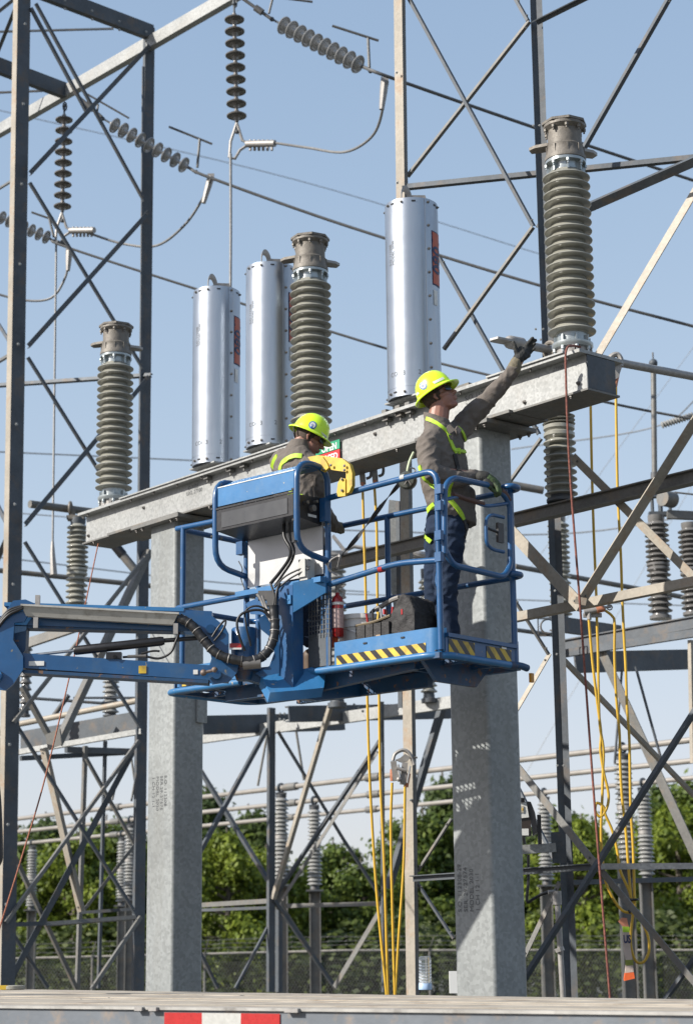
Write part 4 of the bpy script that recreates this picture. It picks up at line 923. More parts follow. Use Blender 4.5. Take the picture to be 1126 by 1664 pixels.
# far side
rail([B(1.4, PWD, ZR-.0), B(.0, PWD, ZR), B(-.07, PWD-.03, ZR), B(-.07, PWD-.12, ZR), B(-.0, PWD-.12, ZR)], name='top_rail', rr=.05)
rail([B(1.9, PWD, ZM), B(.0, PWD, ZM), B(-.07, PWD-.03, ZM), B(-.07, PWD-.12, ZM), B(0, PWD-.12, ZM)], name='mid_rail', rr=.05)
for t_, s_, z1 in ((tP1, 0, ZR+.10), (tP2, 0, ZR-.02), (2.36, 0, ZR-.01), (0, PWD-.04, ZR+.01), (.72, PWD, ZR), (1.12, PWD, ZR), (1.75, PWD, ZR), (2.40, PWD, ZR)):
    rail([B(t_, s_, ZF-.02), B(t_, s_, z1)], name='post')
# perimeter tube at the bottom
rail([B(tP1+.25, -.03, ZF-.03), B(.08, -.03, ZF-.03), B(-.02, .05, ZF-.03), B(-.02, PWD, ZF-.03), B(.1, PWD+.03, ZF-.03), B(2.4, PWD+.03, ZF-.03), B(2.5, PWD-.05, ZF-.03), B(2.5, .0, ZF-.03), B(2.4, -.03, ZF-.03), B(1.75, -.03, ZF-.03)], r=.022, name='bumper_tube', rr=.08, m=bluel)
rail([B(-.02, PWD-.12, ZF-.03), B(-.05, PWD-.05, ZF-.03), B(-.05, PWD+.02, ZF-.04)], r=.024, name='bumper_tube', m=bluer)
# toe boards
def strip(path, z0, z1, th, name, m, off=V((0, 0, 0)), sub=None):
    b = MB(); P = rnd(path, .07, 6); n = len(P); vs = []
    for i, p in enumerate(P):
        a = P[max(0, i-1)]; c = P[min(n-1, i+1)]; d = (c-a).normalized(); nn = V((d.y, -d.x, 0))
        vs += [V((p.x, p.y, z0)), V((p.x, p.y, z1)), V((p.x, p.y, z1))-nn*th, V((p.x, p.y, z0))-nn*th]
    fs = []
    for i in range(n-1):
        for j in range(4): fs.append((i*4+j, i*4+(j+1) % 4, (i+1)*4+(j+1) % 4, (i+1)*4+j))
    fs += [(0, 1, 2, 3), (n*4-1, n*4-2, n*4-3, n*4-4)]; b.add(vs, fs); return b.build(name, m, sub or LIFT, sharp=60)
TB1 = strip([B(tP1-.06, -.012, 0), B(.05, -.012, 0), B(-.0, .06, 0)], ZF-.01, ZF+.145, .006, 'toe_board', bluel)
TB2 = strip([B(-.012, .03, 0), B(-.012, PWD-.04, 0)], ZF-.02, ZF+.11, .006, 'toe_board', blue)
strip([B(-.03, .04, 0), B(-.03, PWD-.04, 0)], ZF+.085, ZF+.11, .03, 'toe_board_lip', blue)
strip([B(0, PWD, 0), B(2.4, PWD, 0)], ZF, ZF+.14, .006, 'toe_board', blue); strip([B(2.44, PWD, 0), B(2.44, 0, 0)], ZF, ZF+.14, .006, 'toe_board', blue); strip([B(2.4, -.01, 0), B(1.75, -.01, 0)], ZF, ZF+.14, .006, 'toe_board', bluel)
# hazard tape: alternating slanted stripes
def tape(fn, L_, h, par, w=.05, name='hazard_tape'):
    b = MB(); x = -h; k = 0
    def clip(poly):
        out = []
        for lo, sg in ((0, 1), (L_, -1)):
            src = poly if lo == 0 else out; res = []
            for i in range(len(src)):
                p, q = src[i], src[(i+1) % len(src)]; fp = sg*(p[0]-lo) >= 0; fq = sg*(q[0]-lo) >= 0
                if fp: res.append(p)
                if fp != fq: f = (lo-p[0])/(q[0]-p[0]); res.append((lo, p[1]+(q[1]-p[1])*f))
            out = res
        return out
    while x < L_:
        po = clip([(x+h, 0), (x+h+w, 0), (x+w, h), (x, h)])
        if len(po) > 2: b.cm = k % 2; b.add([fn(px_, py_) for px_, py_ in po], [tuple(range(len(po)))])
        x += w; k += 1
    b.build(name, [yel, blackp], par, recalc=False)
tape(lambda x, y: B(tP1-.08-x, -.0155, ZF-.005+y+ (.012 if x > .45 else 0)*0), .76, .06, TB1)
tape(lambda x, y: B(-.0155, .06+x, ZF-.01+y), .26, .085, TB2, .055); tape(lambda x, y: B(-.0155, .44+x, ZF-.015+y), .26, .085, TB2, .055)
tape(lambda x, y: B(2.35-x, -.0145, ZF+.0+y), .18, .07, LIFT, .05)
b = MB(); b.box(B(-.018, .62, ZF+.075), .05, .003, .012, E2, E1); b.build('reflector', paper, TB2)
for x_ in (.3, .62):
    b = MB(); b.box(B(x_, -.016, ZF+.11), .03, .004, .010, E1, E2); b.build('slot', blackp, TB1)
# expanded-metal floor
b = MB(); fm2 = mat('expanded_floor_metal', (.10, .09, .08), .6, .3, .3, 20, stain=RUST, stain_amt=.8, stain_scale=8)
pitch = .046; n_ = int((PLN+PWD*.5)/pitch)
for sgn in (1, -1):
    for i in range(-int(PWD*.5/pitch)-2, n_+2):
        x0 = i*pitch; p, q = (x0, 0.0), (x0+sgn*PWD*.5, PWD)
        if sgn < 0: p, q = (x0, 0.0), (x0-PWD*.5, PWD)
        f0, f1 = 0.0, 1.0; dx = q[0]-p[0]
        for lim in (0.0, PLN):
            if dx:
                f = (lim-p[0])/dx
                if (lim == 0.0) == (dx > 0): f0 = max(f0, f)
                else: f1 = min(f1, f)
        if f1 <= f0: continue
        P_ = B(p[0]+dx*f0, PWD*f0, ZF-.002*sgn); Q_ = B(p[0]+dx*f1, PWD*f1, ZF-.002*sgn)
        d = (Q_-P_).normalized(); b.box((P_+Q_)/2, (Q_-P_).length, .010, .004, d, d.cross(Z))
b.build('floor_mesh', fm2, LIFT)
# under-frame
def ubar(t0, s0, t1, s1, z, w, h, name='floor_frame', m=bluer, taper=None):
    p, q = B(t0, s0, z), B(t1, s1, z); d = (q-p).normalized(); sd_ = d.cross(Z); bb = MB()
    if taper: bb.prism([p-V((0, 0, taper)), p, q, q-V((0, 0, h))], sd_*w)
    else: bb.box((p+q)/2-V((0, 0, h/2)), (q-p).length, w, h, d, sd_)
    return bb.build(name, m, LIFT)
for s_ in (.0, .28, .57, PWD): ubar(.0, s_, PLN, s_, ZF-.016, .035, .035)
for t_ in (.02, .5, 1.55, 2.05, PLN): ubar(t_, 0, t_, PWD, ZF-.018, .035, .03)
ubar(.30, .10, 1.15, .10, ZF-.03, .05, .11, 'cross_channel', bluer, .05); ubar(1.15, .10, 2.0, .10, ZF-.03, .05, .10, 'cross_channel', bluer)
ubar(.55, .55, 1.75, .55, ZF-.03, .05, .10, 'cross_channel', bluer)
b = MB(); b.prism([B(1.32, -.26, 3.70), B(1.02, .05, 3.78), B(1.0, .0, 3.62), B(1.02, -.12, 3.60), B(1.20, -.30, 3.58)], E1*.02+V((0, 0, -.06))); b.build('mount_shoe', bluel, LIFT)
b = MB(); b.prism([B(1.15, -.1, 3.74), B(1.15, .75, 3.74), B(1.15, .75, 3.66), B(1.15, .1, 3.56), B(1.15, -.1, 3.56)], E1*.09); b.build('platform_bracket', blue, LIFT)
b = MB(); b.prism([B(.2, .05, 3.74), B(.2, .75, 3.74), B(.2, .6, 3.60), B(.2, .2, 3.60)], E1*.03); b.build('gusset_plate', bluer, LIFT)
b = MB(); b.box(B(-.075, PWD+.03, 3.655), .02, .03, .06, E1, E2); b.build('amber_marker', mat('amber_plastic', (.40, .18, .02), .4), LIFT)
# vertical mount column, gussets
colc = B(1.17, -.13, 0)
b = MB(); b.box(V((colc.x, colc.y, (3.62+4.30)/2)), .125, .10, .68, E1, E2); b.build('mount_column', blue, LIFT)
b = MB(); b.prism([B(1.10, -.185, 4.31), B(.93, -.05, 4.35), B(.93, -.05, 4.24), B(1.10, -.185, 4.11)], E2*.012); b.build('gusset_plate', bluel, LIFT)
b = MB(); b.prism([B(1.24, -.185, 4.28), B(1.70, -.03, 4.27), B(1.62, -.06, 4.18), B(1.40, -.12, 4.14), B(1.24, -.185, 4.02)], E2*.012); b.build('gusset_plate', blue, LIFT)
b = MB(); b.box(B(1.33, -.05, 4.325), .80, .10, .035, E1, E2); b.build('top_channel', bluel, LIFT)
b = MB(); b.box(B(1.13, -.19, 4.20), .04, .012, .06, E1, E2); b.cyl(B(1.13, -.20, 4.2), B(1.13, -.19, 4.2), .008, 8); b.build('latch', bluel, LIFT)
for zz in (4.16, 4.02): b = MB(); b.box(B(1.30, -.12, zz), .12, .06, .05, E1, E2); b.build('cross_bar', bluel if zz > 4.1 else blackp, LIFT)
b = MB(); b.box(B(1.02, -.015, 3.87), .20, .006, .22, E1, E2); b.build('kick_sheet', galvd, LIFT)
# square-mesh guard
b = MB()
for i in range(8): b.box(B(1.11-i*.026, -.02, 4.10), .007, .006, .30, E1, E2)
for i in range(9): b.box(B(1.02, -.017, 3.97+i*.033), .20, .006, .007, E1, E2)
b.build('mesh_guard', galvd, LIFT)
# control console: two hoops, cover, dark box, steel sheet
for t_ in (tP1, tP2):
    z1 = 5.10; rail([B(t_, 0, ZR-.15), B(t_, 0, z1), B(t_, -.30, z1-.005), B(t_, -.30, 4.50), B(t_, 0, 4.46)], name='console_hoop', rr=.13, r=.021)
L_ = tP2-tP1-.045
def cbox(pr, name, m, t0=tP1+.022, L=L_): bb = MB(); bb.prism([B(t0, s, z) for s, z in pr], E1*L); return bb.build(name, m, LIFT, sharp=20)
cbox([(-.30, 4.905), (-.30, 5.035), (-.14, 5.115), (-.02, 5.115), (-.02, 5.09), (-.13, 5.09), (-.28, 5.02), (-.28, 4.905)], 'console_cover', bluel)
b = MB(); b.box(B((tP1+tP2)/2, -.3015, 5.037), L_, .004, .006, E1, E2); b.build('cover_edge', paper, LIFT)
CBX = cbox([(-.31, 4.73), (-.31, 4.875), (-.04, 4.89), (-.04, 4.70)], 'control_box', blackp)
b = MB(); b.box(B((tP1+tP2)/2+.0, -.3125, 4.80), L_*.86, .003, .105, E1, E2); b.build('box_panel', mat('dark_grey_panel', (.05, .052, .056), .3, 0, .15, 4), CBX)
b = MB(); b.box(B((tP1+tP2)/2, -.31, 4.884), L_+.01, .012, .012, E1, E2); b.build('box_rim', blackp, CBX)
for (s_, z_, r_) in ((-.14, 4.80, .022), (-.20, 4.83, .012), (-.11, 4.85, .010)):
    b = MB(); b.cyl(B(tP1+.022, s_, z_), B(tP1-.01, s_, z_), r_, 12); b.build('connector', bolt, CBX)
b = MB(); b.box(B(tP1+.02, -.13, 4.752), .002, .08, .018, E1, E2); b.build('label_strip', paper, CBX)
SHT = MB(); SHT.box(B((tP1+tP2)/2-.01, -.025, 4.54), L_-.02, .006, .33, E1, E2); SHT = SHT.build('steel_sheet', mat('plain_sheet_metal', (.44, .44, .44), .4, .35, .06, 2, .02), LIFT)
b = MB(); b.box(B(tP2+.02, -.03, 4.66), .06, .05, .09, E1, E2); b.build('hinge_bracket', blue, LIFT); b = MB(); b.box(B(tP1-.01, -.04, 4.80), .05, .05, .16, E1, E2); b.build('hinge_bracket', blue, LIFT)
b = MB(); b.box(B(tP1+.11, -.09, 4.40), .075, .07, .14, E1, E2); b.box(B(tP1+.11, -.13, 4.41), .06, .02, .12, E1, E2); b.build('junction_box', mat('grey_box_plastic', (.38, .38, .36), .5, 0, .05), LIFT)
# cables from control box
def hose(pts, r, name='hose', m=black, par=LIFT, k=6):
    b = MB(); b.tube(bez(pts, k), r, 10); return b.build(name, m, par, sharp=80)
def S(px, py, off): return onplane(px, py, B(0, off, 0), E2)
hose([S(462, 846, -.18), S(462, 872, -.2), S(472, 892, -.2), S(470, 908, -.18), S(455, 930, -.16), S(440, 948, -.15)], .012)
hose([S(470, 846, -.18), S(472, 875, -.16), S(478, 893, -.16), S(474, 912, -.16), S(458, 936, -.15), S(447, 952, -.15)], .009)
hose([S(500, 920, -.12), S(480, 928, -.15), S(462, 938, -.18), S(446, 955, -.2)], .006); hose([S(502, 924, -.12), S(482, 934, -.15), S(466, 944, -.18), S(450, 958, -.2)], .006)
hose([S(505, 909, -.1), S(495, 913, -.12), S(494, 921, -.12), S(503, 921, -.12)], .004); hose([S(388, 912, -.05), S(394, 925, -.05), S(392, 940, -.05), S(398, 958, -.06)], .004)
for yy in (795, 845, 880): b = MB(); q = S(479.5, yy, -.30); b.cyl(q-V((0, 0, .006)), q+V((0, 0, .006)), .023, 12); b.build('cable_tie', blackp, LIFT)
for yy in (828, 872): b = MB(); q = S(347.5, yy, -.30); b.cyl(q-V((0, 0, .006)), q+V((0, 0, .006)), .023, 12); b.build('cable_tie', blackp, LIFT)
# yellow clamp bracket
def Sp(px, py): return S(px, py, -.03)
Y1 = MB(); Y1.prism([Sp(505, 744), Sp(522, 741), Sp(560, 746), Sp(573, 756), Sp(577, 770), Sp(577, 790), Sp(572, 801), Sp(562, 806), Sp(556, 803), Sp(563, 797), Sp(567, 786), Sp(567, 768), Sp(545, 765), Sp(531, 760), Sp(522, 766), Sp(514, 757)], -E2*.03); Y1 = Y1.build('clamp_bracket', yel, LIFT)
b = MB(); b.prism([S(512, 750, -.075), S(524, 742, -.075), S(531, 752, -.075), S(534, 760, -.075), S(526, 767, -.075), S(517, 762, -.075)], E2*.02); b.build('bracket_head', yel, Y1)
b = MB(); b.prism([S(549, 785, -.07), S(554, 776, -.07), S(561, 778, -.07), S(561, 806, -.07), S(549, 807, -.07), S(547, 800, -.07)], E2*.02); b.build('clamp_jaw', yel, Y1)
bolts('bolt', bolt, Y1, [(S(x, y, -.075 if x > 545 else -.08), -E2, .010, .006) for x, y in ((526, 763), (556, 779), (556, 797), (560, 757), (560, 764), (538, 756))])
# gate at the right-hand end
def G(x, y): return onplane(x, y, B(-.05, 0, 0), E1)
rail([G(722, 900), G(722, 790), G(735, 776), G(800, 790), G(815, 800), G(828, 818), G(829, 920), G(818, 938), G(735, 918), G(722, 892)], name='gate_frame', rr=.08, r=.020)
rail([G(724, 812), G(745, 806), G(790, 823), G(825, 818)], name='gate_bar', rr=.05, r=.012); rail([G(735, 803), G(760, 812), G(785, 819)], name='gate_sleeve', rr=.05, r=.016, m=brownr); rail([G(812, 797), G(820, 803), G(826, 814)], name='gate_sleeve', rr=.02, r=.023, m=brownr)
rail([G(818, 841), G(797, 836), G(789, 845), G(790, 884), G(800, 893), G(818, 897)], name='latch_hoop', rr=.05, r=.012)
b = MB(); q = G(812, 866); b.box(q, .02, .06, .13, E1, E2); b.cyl(q, q-E2*.12+V((0, 0, .01)), .010, 8); b.build('gate_latch', blackp, LIFT)
for yy in (795, 822, 870, 905):
    b = MB(); q = G(713, yy); b.box(q-E1*.0, .05, .03, .06, E1, E2); b.build('gate_hinge', blue, LIFT)
# manual tube (top rail brace), small brackets
rail([B(0, 0, ZM-.03), B(.03, .0, ZM-.13), B(.0, .0, ZM-.2)], name='rail_brace', r=.010, rr=.05)
# drips: rag on rail
# ---------------------------------------------------------------- rotator, jib
YJ = 12.72
def J(px, py, dy=0.0): return at(px, py, YJ+dy)
ctr = J(397, 1050, .02)
ROT = MB(); ROT.lathe([(.075, -.14), (.085, -.13), (.085, .11), (.078, .12)], ctr, 28); ROT = ROT.build('rotator', blue, LIFT)
b = MB(); b.lathe([(.10, -.17), (.10, -.14)], ctr, 28); b.lathe([(.05, -.23), (.07, -.17)], ctr, 16); b.build('rotator_flange', bluer, ROT)
for k in range(6): q = ctr+V((math.cos(k), math.sin(k)*1, 0)).normalized()*0.06+V((0, 0, .12)); 
b = MB(); b.prism([J(420, 1005, -.02), J(452, 985, -.02), J(470, 1000, -.02), J(468, 1090, -.02), J(448, 1108, -.02), J(432, 1106, -.02), J(415, 1094, -.02), J(438, 1082, -.02), J(446, 1060, -.02), J(440, 1035, -.02), J(424, 1022, -.02)], V((0, .03, 0))); b.build('rotator_yoke', blue, LIFT)
b = MB(); b.prism([J(385, 1088, .0), J(450, 1082, .0), J(452, 1100, .0), J(430, 1112, .0), J(395, 1102, .0)], V((0, .12, 0))); b.build('rotator_base', bluer, LIFT)
# knuckle plates (near and far cheek)
for dy in (-.09, .11):
    b = MB(); b.prism([J(296, 997, dy), J(345, 1001, dy), J(366, 1018, dy), J(372, 1030, dy), J(372, 1062, dy), J(388, 1075, dy), J(386, 1092, dy), J(372, 1108, dy), J(345, 1112, dy), J(336, 1098, dy), J(344, 1070, dy), J(338, 1045, dy), J(310, 1022, dy)], V((0, .02, 0))); b.build('knuckle_plate', blue, LIFT)
b = MB(); b.cyl(J(342, 1022, -.12), J(342, 1022, .15), .03, 14); b.build('pivot_pin', blue, LIFT); b = MB(); b.cyl(J(352, 1096, -.14), J(352, 1096, .15), .03, 14); b.build('pivot_pin', blue, LIFT)
b = MB(); b.cyl(J(331, 1093, -.135), J(349, 1089, -.135), .010, 8); b.ball(J(331, 1093, -.13), .022, 8); b.ball(J(349, 1089, -.13), .022, 8); b.build('pin_retainer', mat('rusty_pin', (.16, .12, .10), .6, .3, .4, 40), LIFT)
# upper link
def jbox(x0, y0, x1, y1, h, d, dy, name, m, par=LIFT):
    b = MB(); p, q = J(x0, y0, dy), J(x1, y1, dy); dd = (q-p).normalized(); up = V((0, -1, 0)).cross(dd)*-1; up = dd.cross(V((0, 1, 0))); 
    if up.z < 0: up = -up
    b.box((p+q)/2, (q-p).length, d, h*mpp(p), dd, V((0, 1, 0)), up); return b.build(name, m, par)
jbox(20, 1001, 345, 1013, 34, .15, .02, 'upper_jib_link', blue)
jbox(10, 984, 300, 993, 6, .12, .0, 'hose_rail', bluel)
jbox(40, 1020, 300, 1026, 6, .13, .02, 'link_flange', bluer)
b = MB(); b.prism([J(34, 981, -.16), J(291, 995, -.16), J(281, 1015, -.13), J(43, 1001, -.13)], V((0, .05, .0))); b.prism([J(34, 981, -.165), J(291, 995, -.165), J(291, 998, -.165), J(34, 984, -.165)], V((0, .10, .0))); TR = b.build('hose_tray', mat('tray_aluminium', (.42, .41, .38), .5, .3, .1, 4, stain=(.15, .13, .10), stain_amt=.6, stain_scale=12), LIFT)
for x in (59, 61, 286): b = MB(); yy = 1012 if x < 100 else 1022; b.box(J(x if x != 61 else 62, yy-36 if x == 61 else yy, -.14), .03, .03, .07); b.build('tray_bracket', castl, TR)
# lower link
jbox(-60, 1069, 372, 1097, 24, .12, -.03, 'lower_jib_link', blue)
jbox(40, 1093, 340, 1110, 5, .14, -.02, 'link_flange', bluer)
# left upright cheek plates
for dy in (-.13, .09):
    b = MB(); b.prism([J(-60, 1040, dy), J(-40, 1010, dy), J(5, 1000, dy), J(22, 976, dy), J(42, 974, dy), J(56, 980, dy), J(40, 1010, dy), J(24, 1012, dy), J(22, 1040, dy), J(38, 1066, dy), J(38, 1088, dy), J(22, 1112, dy), J(10, 1122, dy), J(-4, 1120, dy), J(-60, 1100, dy)], V((0, .025, 0))); b.build('cheek_plate', blue, LIFT)
b = MB(); b.lathe([(.045, -.16), (.045, .10)], J(-1, 1103, 0), 20, V((0, 1, 0))); b.build('bushing', bluel, LIFT)
b = MB(); b.lathe([(.028, -.17), (.028, -.155)], J(-1, 1103, 0), 20, V((0, 1, 0))); b.build('pin_end', castl, LIFT)
b = MB(); b.prism([J(38, 1010, -.05), J(44, 1015, -.05), J(42, 1055, -.05), J(34, 1068, -.05), J(24, 1062, -.05), J(24, 1014, -.05)], V((0, .12, 0))); b.build('cheek_web', bluer, LIFT)
# rest of the boom, leaving the frame to the left and down to the machine
b = MB(); b.bar(J(-20, 1030, .1), V((-6.0, 12.6, 1.2)), .26, V((0, -1, 0)), 'B', .2); b.build('main_boom', blue, LIFT)
b = MB(); b.box(V((-6.6, 12.6, .75)), 2.6, 1.9, .9); b.build('chassis', blue, LIFT)
for x in (-7.6, -5.6):
    for y in (11.6, 13.6): b = MB(); b.lathe([(.2, -.17), (.42, -.17), (.45, -.1), (.45, .1), (.42, .17), (.2, .17)], V((x, y, .45)), 24, V((0, 1, 0))); b.build('wheel', black, LIFT)
# hydraulic cylinder
b = MB(); b.tube([J(121, 1057, -.06), J(124, 1057, -.06), J(262, 1042, -.06), J(267, 1041, -.06)], [.026, .031, .031, .026], 16); HC = b.build('hydraulic_cylinder', blackp, LIFT)
b = MB(); b.cyl(J(50, 1065, -.06), J(122, 1057, -.06), .010, 10); b.build('chrome_rod', steel, HC)
b = MB(); b.cyl(J(265, 1041, -.06), J(336, 1036, -.06), .015, 10); b.build('rod', blackp, HC)
b = MB(); b.box(J(186, 1066, -.07), .10, .06, .045); b.cyl(J(187, 1067, -.11), J(187, 1067, -.03), .012, 10); b.build('valve_block', blackp, HC)
hose([J(200, 1068, -.08), J(232, 1066, -.08), J(258, 1070, -.08), J(278, 1060, -.09), J(287, 1040, -.1), J(292, 1028, -.08)], .008)
b = MB(); b.cyl(J(208, 1067, -.08), J(238, 1066, -.08), .011, 8); b.build('hose_fitting', bolt, HC)
hose([J(230, 1062, -.08), J(248, 1058, -.08), J(260, 1058, -.08)], .007)
# wrapped hose bundle
pts = bez([J(292, 1004, -.12), J(312, 1016, -.13), J(332, 1040, -.14), J(350, 1060, -.15), J(376, 1071, -.16), J(410, 1074, -.16), J(432, 1062, -.15), J(444, 1040, -.14), J(447, 1015, -.13), J(444, 985, -.12)], 8)
b = MB(); b.tube(pts, [.030+.003*(i % 3 == 0) for i in range(len(pts))], 12); HB_ = b.build('hose_bundle', black, LIFT, sharp=50)
for i in range(6, len(pts)-4, 5):
    b = MB(); d = (pts[i+1]-pts[i]).normalized(); b.tube([pts[i]+(frame(d)[0]*math.cos(a*math.pi/6)+frame(d)[1]*math.sin(a*math.pi/6))*.033 for a in range(12)], .003, 5, closed=True); b.build('wrap_edge', castl if i % 2 else bolt, HB_)
b = MB(); b.cyl(J(395, 1080, -.16), J(424, 1078, -.16), .034, 12); b.build('bundle_clamp', bolt, HB_)
hose([J(446, 1010, -.12), J(425, 992, -.13), J(398, 995, -.14), J(386, 1008, -.14), J(388, 1030, -.14), J(398, 1058, -.12)], .009)
hose([J(448, 1000, -.1), J(420, 985, -.13), J(400, 992, -.12), J(400, 1015, -.14), J(408, 1050, -.12)], .007)
hose([J(446, 1015, -.12), J(436, 1002, -.1), J(425, 975, -.1), J(418, 965, -.1)], .011, m=castl); hose([J(440, 1000, -.12), J(432, 985, -.1), J(426, 968, -.1)], .010, m=castl)
b = MB(); b.box(J(432, 968, -.08), .10, .05, .06); b.box(J(440, 975, -.10), .05, .05, .08); b.build('manifold', bolt, LIFT)
hose([J(345, 1035, -.13), J(356, 1018, -.14), J(366, 1008, -.14), J(366, 1016, -.14), J(358, 1030, -.13), J(348, 1042, -.13)], .007)
hose([J(455, 948, -.1), J(450, 962, -.12), J(448, 985, -.12)], .010); hose([J(440, 948, -.1), J(446, 968, -.12), J(444, 990, -.12)], .008)
for k, (x, y) in enumerate(((-30, 1062), (-30, 1050), (-25, 1040))):
    hose([J(x, y, -.1), J(-4, 1022-k*4, -.13), J(14, 1000-k*4, -.15), J(38, 988-k*2, -.15)], .011 if k < 2 else .008)
b = MB(); b.box(J(383, 1049, -.09), .08, .004, .03); b.build('warning_label', redt, ROT); b = MB(); b.box(J(383, 1054, -.094), .08, .004, .012); b.build('warning_label', paper, ROT)
b = MB(); p = onplane(356, 1001, B(0, 0, 0)+E2*0, E2); b.box(B(2.463+.02, .36, ZM), .002, .08, .02, E1, E2); b.build('rail_label', redt, LIFT)

for (x, y, w_, h_, m_) in ((60, 1078, .10, .03, paper), (232, 1088, .05, .05, yel), (318, 1092, .03, .03, paper)):
    b = MB(); b.box(J(x, y, -.0945), w_, .002, h_); b.build('decal', m_, LIFT)
for (t_, z_, m_) in ((tP1-.12, 4.915, whtt), (.30, 4.915, whtt), (.5, 4.34, redp)):
    b = MB(); b.cyl(B(t_, 0, z_), B(t_-.035, 0, z_+.001), .0225, 12); b.build('rail_tape', m_, LIFT)
# ================================================================ people
class Blob:
    def __init__(s): s.mb = MB()
    def chain(s, pr, n=14, flat=None):      # [(p, r)...]
        for (p, r), (q, r2) in zip(pr[:-1], pr[1:]): s.mb.tube([p, q], [r, r2], n)
        for p, r in pr: s.mb.ball(p, r*.995, 8)
        return s
    def ell(s, c, ax, R): s.mb.ball(c, 1.0, 12, ax, R); return s
    def rings(s, rs, n=24):
        vs = []; fs = []
        for c, a, b in rs:
            for j in range(n): th = 2*math.pi*j/n; vs.append(c+a*math.cos(th)+b*math.sin(th))
        for i in range(len(rs)-1):
            for j in range(n): j2 = (j+1) % n; fs.append((i*n+j, i*n+j2, (i+1)*n+j2, (i+1)*n+j))
        fs += [tuple(range(n-1, -1, -1)), tuple((len(rs)-1)*n+j for j in range(n))]; s.mb.add(vs, fs); return s
    def build(s, name, m, par, voxel=.008, smooth=4, wr=None, fac=.5):
        me = bpy.data.meshes.new(name); me.from_pydata(s.mb.v, [], s.mb.f)
        bm = bmesh.new(); bm.from_mesh(me); bmesh.ops.recalc_face_normals(bm, faces=bm.faces); bm.to_mesh(me); bm.free()
        o = bpy.data.objects.new('tmp', me); COL.objects.link(o)
        r = o.modifiers.new('r', 'REMESH'); r.mode = 'VOXEL'; r.voxel_size = voxel
        q = o.modifiers.new('s', 'SMOOTH'); q.factor = fac; q.iterations = smooth
        dg = bpy.context.evaluated_depsgraph_get(); m2 = bpy.data.meshes.new_from_object(o.evaluated_get(dg))
        COL.objects.unlink(o); bpy.data.objects.remove(o)
        if wr:
            ns = [v.normal.copy() for v in m2.vertices]
            for v, n in zip(m2.vertices, ns): v.co = v.co + n*wr(v.co)
        ver = [v.co.copy() for v in m2.vertices]; pol = [tuple(p.vertices) for p in m2.polygons]
        org = V(ORG[par.name]); m2.transform(Matrix.Translation(-org)); m2.name = name; m2.materials.clear(); m2.materials.append(m)
        m2.polygons.foreach_set('use_smooth', [True]*len(m2.polygons))
        ob = bpy.data.objects.new(name, m2); COL.objects.link(ob); ob.parent = par; ORG[ob.name] = tuple(org)
        return ob, BVHTree.FromPolygons(ver, pol)
def ribbon(bvhs, px, w, name, m, par, th=.004, lift=.004, k=6):
    pts = []; P2 = bez([V((x, y, 0)) for x, y in px], k)
    for p in P2:
        d = ray(p.x, p.y).normalized(); best = None
        for bv in bvhs:
            h = bv.ray_cast(CO, d)
            if h[0] is not None and (best is None or h[3] < best[3]): best = h
        if best: pts.append((best[0], best[1]))
    if len(pts) < 3: return None
    for it in range(2):
        pts = [pts[0]] + [((pts[i-1][0]+pts[i][0]*2+pts[i+1][0])/4, (pts[i-1][1]+pts[i][1]+pts[i+1][1]).normalized()) for i in range(1, len(pts)-1)] + [pts[-1]]
    vs = []; fs = []; n = len(pts)
    for i, (p, nn) in enumerate(pts):
        if nn.dot(ray(563, 832)) > 0: nn = -nn
        d = (pts[min(n-1, i+1)][0]-pts[max(0, i-1)][0]).normalized(); c = d.cross(nn).normalized()
        for a, b in ((-1, 0), (1, 0), (1, 1), (-1, 1)): vs.append(p + c*(a*w/2) + nn*(lift+(th if b else -.012)))
    for i in range(n-1):
        for j in range(4): fs.append((i*4+j, i*4+(j+1) % 4, (i+1)*4+(j+1) % 4, (i+1)*4+j))
    fs += [(0, 1, 2, 3), (n*4-1, n*4-2, n*4-3, n*4-4)]; b = MB(); b.add(vs, fs); return b.build(name, m, par, sharp=60)
def wrinkle(seed, amp=.007):
    def f(p):
        q = p*9+V((seed, 0, 0)); w = noise.noise(q)*.5
        s_ = noise.noise(V((p.x*13+p.z*9, p.y*9, p.z*15-p.x*11))+V((0, seed, 0))); rg = (1-abs(s_)*2.2)
        return amp*(w+max(0, rg)*.8-.35)
    return f
